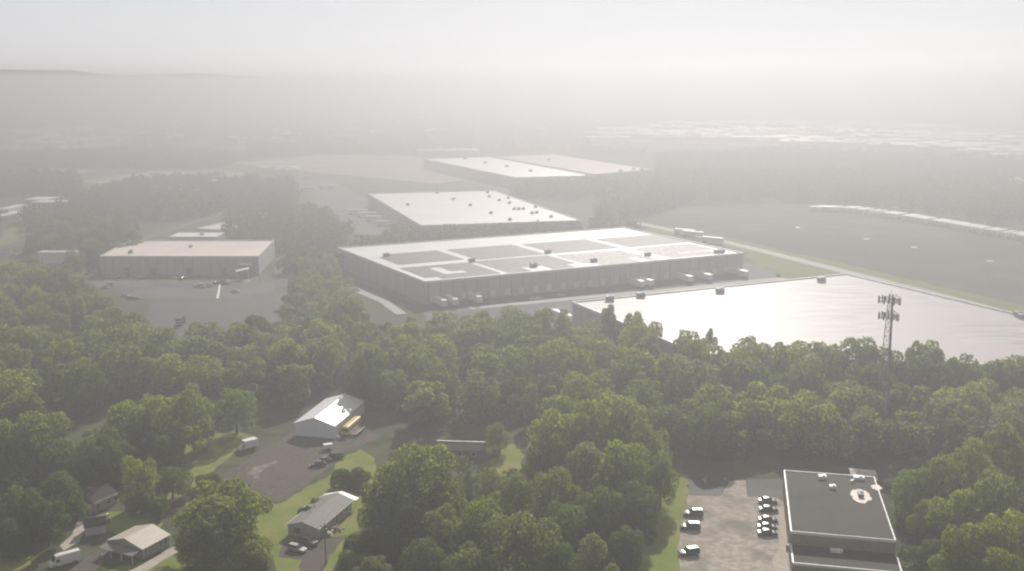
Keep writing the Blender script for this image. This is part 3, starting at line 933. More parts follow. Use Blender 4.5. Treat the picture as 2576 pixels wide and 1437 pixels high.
def hall(name, label, cat, fr, z, wallm, roofm, parapet=0.8, rimm=None, group=None, docks=None):
    """flat-roofed hall: wall, roof, parapet rim, dock doors"""
    c, rz, L, W = fr
    t = thing(name, label, cat, c, rz, group)
    x, y = L / 2, W / 2
    MB().box(-x, x, -y, y, 0, z - 0.02).build('wall', wallm, t)
    MB().box(-x + 0.3, x - 0.3, -y + 0.3, y - 0.3, z - 0.018, z).build('roof', roofm, t)
    rim = MB()
    k = 0.45
    for a, b, d, e in ((-x - .03, x + .03, -y - .03, -y + k), (-x - .03, x + .03, y - k, y + .03), (-x - .03, -x + k, -y + k, y - k), (x - k, x + .03, -y + k, y - k)):
        rim.box(a, b, d, e, z - 0.35, z + parapet)
    rim.build('parapet', rimm or roofm, t)
    for side, n in (docks or ()):
        for i in range(n):
            s = (i + 0.5) / n
            mb = MB()
            if side == 'f':
                px = -x + L * s
                mb.box(px - 1.4, px + 1.4, -y - 0.18, -y - 0.002, 1.1, 4.2)
            else:
                py = -y + W * s
                mb.box(-x - 0.18, -x - 0.002, py - 1.4, py + 1.4, 1.1, 4.2)
            mb.build('dock_door', 'trimwhite', t)
    return t, L, W


def poly_hall(name, label, cat, P, z, roofm, group=None, rim='white', rz=0.0, wallm='wallgrey'):
    """flat-roofed hall over any plan P (corners read at roof height)"""
    t = thing(name, label, cat, (P[0].x, P[0].y, 0), rz, group)
    ca, sa = math.cos(-rz), math.sin(-rz)
    base = [((q.x - P[0].x) * ca - (q.y - P[0].y) * sa, (q.x - P[0].x) * sa + (q.y - P[0].y) * ca) for q in P]
    if sum(base[k][0] * base[(k + 1) % len(base)][1] - base[(k + 1) % len(base)][0] * base[k][1] for k in range(len(base))) < 0:
        base.reverse()
    def grown(k):
        c = Vector((sum(q[0] for q in base) / len(base), sum(q[1] for q in base) / len(base)))
        return [tuple(c + (Vector(q) - c) * (1 + k / (Vector(q) - c).length)) for q in base]
    MB().prism(base, 0, z - .02).build('wall', wallm, t)
    MB().prism(grown(-.4), z - .018, z).build('roof', roofm, t)
    mb = MB()
    o_, i_ = grown(.08), grown(-.6)
    for k in range(len(base)):
        q = (k + 1) % len(base)
        n0 = len(mb.v)
        mb.v += [(*o_[k], z - .35), (*o_[q], z - .35), (*o_[q], z + .6), (*o_[k], z + .6), (*i_[k], z - .35), (*i_[q], z - .35), (*i_[q], z + .6), (*i_[k], z + .6)]
        mb.f += [tuple(n0 + e for e in f) for f in ((0, 1, 2, 3), (5, 4, 7, 6), (3, 2, 6, 7), (0, 4, 5, 1))]
    mb.build('parapet', rim, t)
    return t


def gable(name, label, cat, c, rz, L, W, wh, rise, wallm, roofm, over=0.4, group=None, trim=None, th=0.14):
    """gabled building, ridge along its length (local x)"""
    t = thing(name, label, cat, c, rz, group)
    x, y = L / 2, W / 2
    mb = MB()
    a = [(-x, -y, 0), (-x, y, 0), (-x, y, wh), (-x, 0, wh + rise), (-x, -y, wh)]
    b = [(x, p[1], p[2]) for p in a]
    mb.loft([[Vector(p) for p in a], [Vector(p) for p in b]])
    mb.build('wall', wallm, t)
    X, k = x + over, rise / y
    e = -over * k
    rf = MB()
    prof = [(-y - over, wh + e + 0.01), (0, wh + rise + 0.01), (y + over, wh + e + 0.01), (y + over, wh + e + th), (0, wh + rise + th), (-y - over, wh + e + th)]
    rf.loft([[Vector((-X, p[0], p[1])) for p in prof], [Vector((X, p[0], p[1])) for p in prof]])
    rf.build('roof', roofm, t)
    if trim:
        for s in (-1, 1):
            MB().box(-X, X, s * (y + over) - 0.09 if s < 0 else s * (y + over) + 0.003, s * (y + over) - 0.003 if s < 0 else s * (y + over) + 0.09,
                     wh + e - 0.06, wh + e + th + 0.01).build('gutter', trim, t)
    return t


def opening(t, name, m, side, s, z0, w, h, L, W, pane=True):
    """window or door on a wall; side f/b = long walls, l/r = gable ends; s along the wall"""
    x, y = L / 2, W / 2
    def bx(d0, d1, w_, z0_, z1_):
        mb = MB()
        if side == 'f':
            mb.box(s - w_ / 2, s + w_ / 2, -y - d1, -y - d0, z0_, z1_)
        elif side == 'b':
            mb.box(s - w_ / 2, s + w_ / 2, y + d0, y + d1, z0_, z1_)
        elif side == 'l':
            mb.box(-x - d1, -x - d0, s - w_ / 2, s + w_ / 2, z0_, z1_)
        else:
            mb.box(x + d0, x + d1, s - w_ / 2, s + w_ / 2, z0_, z1_)
        return mb
    fr = bx(0.002, 0.06, w + 0.2, z0 - 0.1, z0 + h + 0.1).build(name, m, t)
    if pane:
        bx(0.0605, 0.075, w, z0, z0 + h).build('pane' if name == 'window' else 'panel', 'glass' if name == 'window' else 'trimdark', fr)
    return fr


# white metal barn
e1, e2, fl = at(842, 1072, 4.0), at(916, 1010, 4.0), at(740, 1065, 4.0)
d = e2 - e1
bl = d.length
d.normalize()
nrm = Vector((-d.y, d.x, 0))
bw = (fl - e1).dot(nrm)
c = e1 + d * bl / 2 + nrm * bw / 2
barn_rz = math.atan2(d.y, d.x)
t = gable('metal_barn', 'white metal barn with a shiny gabled roof at the head of the gravel yard', 'barn', (c.x, c.y, 0), barn_rz, bl, bw, 4.0, 2.1, 'wallwhite', 'metalroof', 0.15, trim='trimwhite', th=0.1)
mb = MB()
mb.tube((-bl / 2 - 0.16, 0, 6.22), (bl / 2 + 0.16, 0, 6.22), 0.12, n=6)
mb.build('ridge_cap', 'metalroof', t)
opening(t, 'door', 'wallwhite', 'f', -2, 0.05, 3.4, 3.2, bl, bw, pane=False)
opening(t, 'door', 'wallwhite', 'f', 5, 0.05, 1.0, 2.1, bl, bw, pane=False)
BARN_DIR, BARN_N = d.copy(), nrm.copy()

# grey ranch house
e1, e2, fl = at(803.7, 1332, 2.6), at(888.5, 1260, 2.6), at(722.8, 1318, 2.6)
d = e2 - e1
L_ = d.length
d.normalize()
nrm = Vector((-d.y, d.x, 0))
W_ = (fl - e1).dot(nrm)
c = e1 + d * L_ / 2 + nrm * W_ / 2
t = gable('ranch_house', 'long low ranch house with a grey shingle roof and white gutters', 'house', (c.x, c.y, 0), math.atan2(d.y, d.x), L_, W_ - 0.8, 2.7, 1.15, 'wallgrey', 'shingle', 0.4, trim='trimwhite')
RANCH = t
W2 = W_ - 0.8
for s in (-L_ * 0.32, -L_ * 0.08, L_ * 0.14, L_ * 0.34):
    opening(t, 'window', 'trimwhite', 'f', s, 1.0, 1.2, 1.1, L_, W2)
opening(t, 'door', 'trimwhite', 'f', L_ * 0.03, 0.1, 0.9, 2.0, L_, W2)
opening(t, 'window', 'trimdark', 'l', W2 * 0.2, 0.9, 1.3, 1.2, L_, W2)
mb = MB()   # pale awning across the far end
mb.loft([[Vector((L_ / 2 + 0.45, -W2 / 2 - 0.7, 2.45)), Vector((L_ / 2 + 0.45, 0, 3.98)), Vector((L_ / 2 + 0.45, W2 / 2 + 0.7, 2.45)), Vector((L_ / 2 + 0.45, W2 / 2 + 0.7, 2.55)), Vector((L_ / 2 + 0.45, 0, 4.08)), Vector((L_ / 2 + 0.45, -W2 / 2 - 0.7, 2.55))],
         [Vector((L_ / 2 + 2.6, -W2 / 2 - 0.7, 2.3)), Vector((L_ / 2 + 2.6, 0, 3.5)), Vector((L_ / 2 + 2.6, W2 / 2 + 0.7, 2.3)), Vector((L_ / 2 + 2.6, W2 / 2 + 0.7, 2.4)), Vector((L_ / 2 + 2.6, 0, 3.6)), Vector((L_ / 2 + 2.6, -W2 / 2 - 0.7, 2.4))]])
aw = mb.build('awning', 'trimwhite', t)
for s in (-1, 1):
    MB().box(L_ / 2 + 2.4, L_ / 2 + 2.5, s * W2 / 2 - 0.05, s * W2 / 2 + 0.05, 0, 2.4).build('post', 'trimwhite', aw)
for q, (a, b) in enumerate(((-L_ * 0.2, 1.2), (-L_ * 0.12, 1.7), (L_ * 0.05, 2.2), (L_ * 0.24, 1.4))):
    MB().tube((a, b, 3.2), (a, b, 3.75 + 0.1 * (q % 2)), 0.12, n=8).build('roof_vent', 'trimdark', t)

# tan-roofed house
R1, R2, E1, E2 = at(318.3, 1351, 4.3), at(393.3, 1315, 4.3), at(357.4, 1382.8, 2.7), at(429.3, 1344.7, 2.7)
d = (E2 - E1)
L_ = d.length
d.normalize()
nrm = Vector((-d.y, d.x, 0))
half = (R1 - E1).dot(nrm)
c = E1 + d * L_ / 2 + nrm * half
rz = math.atan2(d.y, d.x)
W2 = 2 * half - 0.6
t = gable('small_house', 'small cream house with a tan metal roof and a front porch', 'house', (c.x, c.y, 0), rz, L_ - 0.6, W2, 2.7, 1.5, 'wallcream', 'tanmetal', 0.3, trim='trimwhite', th=0.1)
for s in (-L_ * 0.36, -L_ * 0.12, L_ * 0.16, L_ * 0.33):
    opening(t, 'window', 'trimwhite', 'f', s, 0.95, 0.75, 1.25, L_ - 0.6, W2)
opening(t, 'door', 'trimwhite', 'l', 0.6, 0.1, 0.95, 2.0, L_ - 0.6, W2)
opening(t, 'window', 'trimwhite', 'l', -1.6, 1.0, 0.9, 1.1, L_ - 0.6, W2)
px0 = -L_ / 2 + 0.3
mb = MB()
mb.loft([[Vector((px0 - 0.01, -W2 / 2, 2.45)), Vector((px0 - 0.01, W2 / 2, 2.45)), Vector((px0 - 0.01, W2 / 2, 2.57)), Vector((px0 - 0.01, -W2 / 2, 2.57))],
         [Vector((px0 - 3.0, -W2 / 2, 2.05)), Vector((px0 - 3.0, W2 / 2, 2.05)), Vector((px0 - 3.0, W2 / 2, 2.17)), Vector((px0 - 3.0, -W2 / 2, 2.17))]])
po = mb.build('porch_roof', 'shingle', t)
for k in range(4):
    yy = -W2 / 2 + 0.2 + k * (W2 - 0.4) / 3
    MB().box(px0 - 2.9, px0 - 2.75, yy - 0.07, yy + 0.07, 0, 2.06).build('post', 'trimwhite', po)
MB().box(px0 - 3.0, px0 - 0.01, -W2 / 2, W2 / 2, 0.0, 0.25).build('porch_floor', 'wood', t)
mb = MB()
mb.box(-0.4, 0.4, -0.4, 0.4, 0, 0.9)
mb.box(-0.43, 0.43, -0.43, 0.43, 0.9, 0.96)
ac = mb.build('water_tank', 'white')
ac.location = at(302, 1369, 0)
tag(ac, 'small white tank standing at the porch of the tan-roofed house', 'tank')

# shaded white house with its shed
b0, b1 = at(238.3, 1292, 0), at(293.6, 1267, 0)
d = (b1 - b0)
L_ = d.length
d.normalize()
nrm = Vector((-d.y, d.x, 0))
W2 = 6.4
c = b0 + d * L_ / 2 + nrm * W2 / 2
t = gable('white_house', 'shaded white house with a dark roof under the trees', 'house', (c.x, c.y, 0), math.atan2(d.y, d.x), L_, W2, 2.9, 1.9, 'wallcream', 'rooflower', 0.35, trim='trimwhite')  # wall and roof materials picked darker to imitate the trees' shade
opening(t, 'window', 'trimwhite', 'f', 1.0, 1.0, 1.0, 1.2, L_, W2)
opening(t, 'window', 'trimwhite', 'f', 3.2, 1.0, 0.9, 1.1, L_, W2)
opening(t, 'door', 'trimwhite', 'f', -L_ / 2 + 1.2, 0.1, 0.95, 2.0, L_, W2)
mb = MB()
mb.box(-2.0, -1.3, -0.35, 0.35, 3.6, 5.4)
mb.box(-2.08, -1.22, -0.43, 0.43, 5.4, 5.55)
mb.build('chimney', 'rust', t)
mb = MB()
mb.loft([[Vector((-L_ / 2 - 3.2, y, z)) for y, z in ((-W2 * .45, 0), (W2 * .35, 0), (W2 * .35, 2.2), (-W2 * .45, 2.0))], [Vector((-L_ / 2 - 0.36, y, z)) for y, z in ((-W2 * .45, 0), (W2 * .35, 0), (W2 * .35, 2.6), (-W2 * .45, 2.4))]])
mb.build('lean_to', 'concrete', t)
c = at(240, 1338, 0)
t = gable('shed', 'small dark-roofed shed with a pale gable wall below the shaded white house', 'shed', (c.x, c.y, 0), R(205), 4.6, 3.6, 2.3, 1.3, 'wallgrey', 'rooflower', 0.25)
opening(t, 'door', 'trimwhite', 'l', 0, 0.05, 1.1, 1.9, 4.6, 3.6)

# long grey cabin and its two white-roofed sheds
a0, a1 = at(1098, 1152, 0), at(1216, 1156, 0)
d = a1 - a0
L_ = d.length
d.normalize()
nrm = Vector((-d.y, d.x, 0))
c = a0 + d * L_ / 2 + nrm * 3.5
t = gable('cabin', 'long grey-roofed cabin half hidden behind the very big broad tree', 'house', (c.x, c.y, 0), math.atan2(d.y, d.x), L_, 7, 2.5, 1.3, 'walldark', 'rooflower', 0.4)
mb = MB()
mb.box(-L_ / 2 - 0.4, L_ / 2 + 0.4, -0.22, 0.22, 3.86, 3.99)
mb.build('ridge_cap', 'trimwhite', t)
for s in (-4, 0, 4):
    opening(t, 'window', 'trimwhite', 'f', s, 0.9, 1.1, 1.1, L_, 7)
for (x, y, lb) in ((1203, 1137, 'white-roofed shed touching the right end of the long grey cabin'), (1251, 1142, 'white-roofed shed at the edge of the grass patch, right of the pointed conifer')):
    c = at(x, y, 0)
    t = thing('shed', lb, 'shed', c, R(-4), 'white-roofed sheds by the cabin')
    MB().box(-0.95, 0.95, -1.3, 1.3, 0, 2.0).build('wall', 'walltan', t)
    mb = MB()
    mb.loft([[Vector((-1.2, -1.6, 1.95)), Vector((1.2, -1.6, 1.95)), Vector((1.2, -1.6, 2.08)), Vector((-1.2, -1.6, 2.08))], [Vector((-1.2, 1.6, 2.3)), Vector((1.2, 1.6, 2.3)), Vector((1.2, 1.6, 2.43)), Vector((-1.2, 1.6, 2.43))]])
    mb.build('roof', 'white', t)
    MB().box(-0.45, 0.45, -1.36, -1.302, 0.05, 1.85).build('door', 'trimwhite', t)

# flat-roofed building by the car park
HZ, LZ = 6.5, 3.5
c, rz, L_, W_ = frame((1989, 1336.9), (2253.4, 1360), (1982.6, 1184.4), HZ)
t = thing('flat_roofed_building', 'dark flat-roofed two-level building with white parapets beside the car park', 'building', c, rz)
x, y = L_ / 2, W_ / 2
MB().box(-x, x, -y, y, 0, HZ - 0.3).build('wall', 'walltan', t)
MB().box(-x + 0.28, x - 0.28, -y + 0.28, y - 0.28, HZ - 0.298, HZ - 0.12).build('roof', 'roofdark', t)
for a, b, dd, e, wd in ((-x - .05, -x + .28, -y - .05, y + .05, 0), (-x + .28, x - .2, y - .2, y + .05, 0), (x - .2, x + .05, -y - .05, y + .05, 0), (-x + .28, x - .2, -y - .05, -y + .12, 0)):
    MB().box(a, b, dd, e, HZ - 0.55, HZ + 0.12).build('parapet', 'trimwhite', t)
lx, ly = local(t, 1990.4, 1416, LZ)
low = MB().box(-x + 0.1, x + 0.25, ly, -y - 0.06, 0, LZ - 0.3).build('wing', 'walltan', t)
MB().box(-x + 0.38, x + 0.02, ly + 0.18, -y - 0.07, LZ - 0.298, LZ - 0.12).build('roof', 'rooflower', low)
for a, b, dd, e in ((-x + .06, -x + .38, ly, -y - .3), (-x + .38, x + .02, ly - .04, ly + .18), (x + .02, x + .32, ly, -y - 2.2)):
    MB().box(a, b, dd, e, LZ - 0.5, LZ + 0.1).build('parapet', 'trimwhite', low)
unit_on(low, local(t, 2104, 1389, LZ), None, LZ - 0.12, 2.6, 0.8, 0.8, m='white')
for (px, py, sx, sy, hh) in ((2068.6, 1204.5, 1.9, 1.5, 0.9), (2094, 1229, 1.5, 1.2, 0.8), (2160, 1206, 2.6, 1.6, 0.8), (2144, 1213, 0.8, 0.8, 0.5)):
    unit_on(t, px, py, HZ - 0.12, sx, sy, hh, m='white')
unit_on(t, 2165, 1247, HZ - 0.12, 1.3, 2.6, 0.9)
def blob(name, root, px, py, z, rx, ry, m, seed, k=22):
    g = random.Random(seed)
    lx, ly = local(root, px, py, z)
    mb = MB()
    mb.prism([(lx + rx * math.cos(2 * math.pi * q / k) * g.uniform(0.75, 1.1), ly + ry * math.sin(2 * math.pi * q / k) * g.uniform(0.75, 1.1)) for q in range(k)], z, z + 0.006)
    return mb.build(name, m, root)
blob('roof_patch', t, 2166, 1247, HZ - 0.119, 2.5, 4.6, 'roofpatch', 3)
blob('roof_patch', t, 2205, 1226, HZ - 0.119, 1.4, 2.0, 'roofpatch', 9)
for s in (-0.6, -0.2, 0.25, 0.6):
    MB().box(-x - 0.06, -x - 0.003, y * s - 0.7, y * s + 0.7, 1.0, 2.4).build('window', 'glass', t)
MB().box(-x - 0.07, -x - 0.003, -y * 0.9, -y * 0.9 + 1.2, 0.05, 2.2).build('door', 'trimwhite', t)
FLATB = t
c = at(2173, 1222, 0)
t2 = gable('pink_shed', 'little shed with a pale pinkish roof behind the flat-roofed building', 'shed', (c.x, c.y + 1.5, 0), rz, 6.2, 7.0, 2.6, 0.9, 'walltan', 'roofpink', 0.25)
opening(t2, 'door', 'trimwhite', 'f', 0, 0.05, 2.0, 2.1, 6.2, 7.0)

# ---- the warehouses
SZ = 11.0
SP = [at(1070, 711, SZ), at(1870, 638, SZ), at(1567, 573, SZ), at(850, 625, SZ)]
SRZ = math.atan2(SP[1].y - SP[0].y, SP[1].x - SP[0].x)
t = poly_hall('warehouse', 'long pale warehouse with eight blocks of solar panels on its roof', 'warehouse', SP, SZ, 'roofwhite', rz=SRZ)
SOLAR = t
def sloc(p):
    d = p - SP[0]
    return Vector((d.x * math.cos(-SRZ) - d.y * math.sin(-SRZ), d.x * math.sin(-SRZ) + d.y * math.cos(-SRZ)))
SL, SQ = sloc(SP[1]).x, sloc(SP[3])
SHEAR = SQ.x / SQ.y
for k in range(24):                          # dock doors along the front, a few on the left side
    px = SL * (k + .5) / 24
    MB().box(px - 1.4, px + 1.4, -.18, -.002, 1.1, 4.2).build('dock_door', 'trimwhite', t)
for k in range(30):                          # downpipes between the wall panels
    px = SL * k / 30 + 1.5
    MB().box(px - .12, px + .12, -.16, -.002, 0, SZ - .4).build('downpipe', 'unit', t)
# panel blocks: corners in the roof's own frame, shaped by the gaps seen in the photograph
def solar_block(cx, cy, lx, ly, holes, dense):
    mb = MB()
    pitch, dep = (1.9, 1.72) if dense else (2.6, 1.55)
    seg = 6.0
    n = int(ly / pitch)
    for r in range(n):
        y0 = cy - ly / 2 + r * pitch
        k = int(lx / seg)
        for q in range(k):
            x0 = cx - lx / 2 + q * lx / k
            u, v = (x0 + seg / 2 - cx) / lx + 0.5, (y0 - cy) / ly + 0.5
            if any(a <= u <= b and e <= v <= f for a, b, e, f in holes):
                continue
            x1 = x0 + lx / k - 0.15
            i = len(mb.v)
            mb.v += [(x0, y0, SZ + 0.12), (x1, y0, SZ + 0.12), (x1, y0 + dep, SZ + 0.34), (x0, y0 + dep, SZ + 0.34),
                     (x0, y0, SZ + 0.06), (x1, y0, SZ + 0.06), (x1, y0 + dep, SZ + 0.28), (x0, y0 + dep, SZ + 0.28)]
            mb.f += [(i, i + 1, i + 2, i + 3), (i + 7, i + 6, i + 5, i + 4), (i, i + 4, i + 5, i + 1), (i + 1, i + 5, i + 6, i + 2), (i + 2, i + 6, i + 7, i + 3), (i + 3, i + 7, i + 4, i)]
    mb.v = [(v[0] + SHEAR * v[1], v[1], v[2]) for v in mb.v]
    return mb.build('solar_array', 'solar' if dense else 'solarworn', t)
def roofpt(x, y):
    u = sloc(at(x, y, SZ))
    return (u.x - SHEAR * u.y, u.y)
quads = [((1068, 703), (1275, 690), (1180, 662), (1000, 672), [(0.28, 0.42, 0.45, 0.8), (0.38, 0.62, 0.25, 0.45), (0.0, 0.12, 0.0, 0.15)], True),
         ((1275, 690), (1470, 668), (1375, 642), (1195, 658), [(0.34, 0.52, 0.0, 0.28), (0.85, 1.0, 0.0, 0.2)], True),
         ((1470, 668), (1660, 656), (1565, 628), (1395, 641), [(0.5, 0.56, 0.0, 0.7), (0.0, 0.2, 0.0, 0.14), (0.78, 0.9, 0.0, 0.3)], False),
         ((1680, 650), (1835, 636), (1735, 612), (1590, 627), [(0.75, 1.0, 0.0, 0.35), (0.4, 0.75, 0.22, 0.3)], False),
         ((970, 668), (1170, 655), (1105, 630), (960, 640), [(0.0, 0.12, 0.7, 1.0)], True),
         ((1195, 655), (1370, 640), (1290, 615), (1130, 630), [], True),
         ((1390, 637), (1560, 625), (1475, 602), (1310, 615), [], True),
         ((1585, 623), (1735, 609), (1640, 592), (1495, 602), [], True)]
for a, b, d_, e, holes, dense in quads:
    P = [roofpt(*q) for q in (a, b, d_, e)]
    x0, x1 = (P[0][0] + P[3][0]) / 2, (P[1][0] + P[2][0]) / 2
    y0, y1 = (P[0][1] + P[1][1]) / 2, (P[2][1] + P[3][1]) / 2
    x0, x1 = min(x0, x1) + .6, max(x0, x1) - .6
    y0, y1 = min(y0, y1) + .3, max(y0, y1) - .3
    solar_block((x0 + x1) / 2, (y0 + y1) / 2, x1 - x0, y1 - y0, holes, dense)
for q in ((972, 646), (1342, 669), (1343, 672), (1494, 659), (1629, 644), (1804, 637), (1815, 636), (1378, 637), (1187, 659)):
    unit_on(t, *q, SZ, 3.2, 2.4, 1.9)

t = poly_hall('warehouse', 'big warehouse with a bare glittering white roof behind the lattice mast', 'warehouse', WR, SZ, 'roofglint')
WHITE = t
for q in ((2066, 709), (1811, 737), (1612, 748), (1534, 757)):
    unit_on(t, *q, SZ, 3.6, 3.0, 2.2)
for q in ((2562, 795), (2572, 801)):
    unit_on(t, *q, SZ, 3.5, 2.5, 1.8)

QP = [at(925, 488, SZ), at(1243, 480, SZ), at(1462, 556, SZ)]
QP.append(QP[0] + QP[2] - QP[1])
t = poly_hall('warehouse', 'square warehouse with a white roof dotted with small vents', 'warehouse', QP, SZ, 'roofwhite')
for zx, zy in ((1250, 455), (1395, 510), (1545, 565), (1730, 635), (1900, 693), (985, 560), (1700, 448), (1715, 487), (1803, 520), (1885, 500), (1895, 545), (1940, 598), (1980, 597), (2020, 597), (2130, 580), (2100, 636), (2140, 630), (2270, 668)):
    unit_on(t, (1000 + zx / 2.6615) / 1.3362, (480 + zy / 2.6615) / 1.3362, SZ, 2.6, 2.2, 1.5)

t = poly_hall('warehouse', 'far warehouse with a bright white roof, left of the pinkish one', 'warehouse', [at(*q, SZ) for q in ((1298, 448), (1489, 442.5), (1233, 395.5), (1066, 400.5))], SZ, 'roofshine', 'pair of far warehouses')
for zx, zy in ((925, 752), (1077, 780), (1240, 808), (1420, 843)):
    unit_on(t, (1150 + zx / 2.24) / 1.3362, (200 + zy / 2.24) / 1.3362, SZ, 4, 3.4, 2.0)
t = poly_hall('warehouse', 'far warehouse with a pale pinkish roof, right of the bright one', 'warehouse', [at(*q, SZ) for q in ((1497, 440), (1644, 427.5), (1395, 388.5), (1246, 395))], SZ, 'roofpink', 'pair of far warehouses', 'roofpink')
for zx, zy in ((1555, 760), (2195, 830), (2255, 835), (2095, 845)):
    unit_on(t, (1150 + zx / 2.24) / 1.3362, (200 + zy / 2.24) / 1.3362, SZ, 4, 3.4, 2.0)

# ---- left half: factory and neighbours
FZ = 10.0
FP = [at(250, 647, FZ), at(650, 647, FZ), at(690, 606, FZ), at(328, 606, FZ)]
t = poly_hall('factory', 'wide factory with a tan roof at the back of the left car park', 'factory', FP, FZ, 'rooftan', rim='rooftan')
unit_on(t, 329, 637, FZ, 2.2, 1.8, 1.6)
unit_on(t, 480, 622, FZ, 2.2, 1.8, 1.2, m='rooftan')
FL = (FP[1] - FP[0]).length
for k in range(18):
    px = FL * (k + .5) / 18
    MB().box(px - .12, px + .12, -.17, -.002, 0, FZ - .4).build('downpipe', 'unit', t)
for k in (2, 5, 9, 13):
    px = FL * (k + 1) / 18
    MB().box(px - 1.5, px + 1.5, -.2, -.002, .1, 4.0).build('dock_door', 'trimdark', t)
mb = MB()
mb.box(FL - 9, FL - 2, -8, -.01, 0, 6.8)
mb.box(FL - 9.2, FL - 1.8, -8.2, -.01, 6.8, 7.2)
mb.build('annex', 'walldark', t)
c = at(611, 703, 0)
cn = thing('canopy', 'white canopy on posts at the right end of the factory front', 'canopy', c, R(20))
mb = MB()
mb.loft([[Vector((-3.6, -2.5, 4.6)), Vector((3.6, -2.5, 5.8)), Vector((3.6, -2.5, 6.1)), Vector((-3.6, -2.5, 4.9))], [Vector((-3.6, 2.5, 4.6)), Vector((3.6, 2.5, 5.8)), Vector((3.6, 2.5, 6.1)), Vector((-3.6, 2.5, 4.9))]])
mb.build('roof', 'white', cn)
for a, b in ((-3, -2), (3, -2), (-3, 2), (3, 2)):
    MB().box(a - .12, a + .12, b - .12, b + .12, 0, 4.6 if a < 0 else 5.6).build('post', 'trimwhite', cn)

t, L_, W_ = hall('white_hall', 'tall white hall in front of the dark grove at the left', 'hall', frame((93, 636), (184, 636), (96, 631), 13.0), 13.0, 'wallwhite', 'roofwhite', rimm='trimwhite', parapet=0.3)
mb = MB()
mb.box(-L_ / 2 + 2, L_ / 2 - 8, -W_ / 2 - 7, -W_ / 2 - 0.01, 0, 6.5)
mb.box(-L_ / 2 + 1.8, L_ / 2 - 7.8, -W_ / 2 - 7.2, -W_ / 2 - 0.01, 6.5, 6.8)
mb.build('annex', 'walldark', t)
for i, (q, zz, lb) in enumerate((
        (((425.7, 596.4), (544.6, 596.4), (442.5, 585.4)), 6.0, 'nearest of the three pale-roofed sheds behind the factory'),
        (((492, 575.2), (563.5, 578.9), (528.5, 558.5)), 6.0, 'middle one of the three pale-roofed sheds behind the factory'),
        (((557.6, 546.8), (591.2, 549.7), (583.9, 530)), 6.0, 'farthest of the three pale-roofed sheds behind the factory'))):
    tt, l_, w_ = hall('long_shed', lb, 'shed', frame(*q, zz), zz, 'wallgrey', 'rooftan' if i else 'white', parapet=0.25, rimm='white', group='pale-roofed sheds behind the factory')
    unit_on(tt, (l_ * 0.1, 0), None, zz, 2.5, 2.0, 1.0)
c, rz, L_, W_ = frame((79, 509.5), (188, 510.5), (92, 505), 4.7)
t = thing('office_building', 'low L-shaped building with a white roof at far left', 'building', c, rz)
MB().box(-L_ / 2, L_ / 2, -W_ / 2, W_ / 2, 0, 4.68).build('wall', 'wallgrey', t)
MB().box(-L_ / 2 - .3, L_ / 2 + .3, -W_ / 2 - .3, W_ / 2 + .3, 4.682, 5.1).build('roof', 'white', t)
wg = MB().box(-L_ / 2 - 14, -L_ / 2 + 6, W_ / 2 + 0.01, W_ / 2 + 22, 0, 5.2).build('wing', 'wallgrey', t)
MB().box(-L_ / 2 - 14.3, -L_ / 2 + 6.3, W_ / 2 + 0.31, W_ / 2 + 22.3, 5.202, 5.6).build('roof', 'white', wg)
for k in range(9):
    px = -L_ / 2 + L_ * (k + 0.5) / 9
    MB().box(px - 1.3, px + 1.3, -W_ / 2 - 0.08, -W_ / 2 - 0.003, 1.2, 3.0).build('window', 'glass', t)
for (x, y, sx, lb) in ((10, 525, 22, 'pale square building cut by the left edge, beside the white trailers'),):
    tt, l_, w_ = hall('office_building', lb, 'building', frame((-6, 527), (21, 527), (-4, 515), 6), 6, 'wallwhite', 'white', parapet=0.3)
    MB().box(-l_ / 2 + 1, l_ / 2 - 1, -w_ / 2 - 0.1, -w_ / 2 - 0.003, 2.5, 4).build('window', 'glass', tt)

# small pale buildings in the hazy middle distance
def outbuilding(mesh_i, label, group, px, py, L, W, H, rz, m, cat='building', name='distant_building'):
    mb = MB()
    mb.box(-L / 2, L / 2, -W / 2, W / 2, 0, H)
    mb.box(-L / 2 - .3, L / 2 + .3, -W / 2 - .3, W / 2 + .3, H, H + .6)
    mb.box(-L * .2, -L * .05, -W * .2, W * .2, H + .6, H + 2.2)
    mb.box(L * .15, L * .3, -W * .15, W * .25, H + .6, H + 1.8)
    o = mb.build(name, m)
    p = at(px, py, 0)
    o.location, o.rotation_euler = (p.x, p.y, 0), (0, 0, rz)
    return tag(o, label, cat, group)

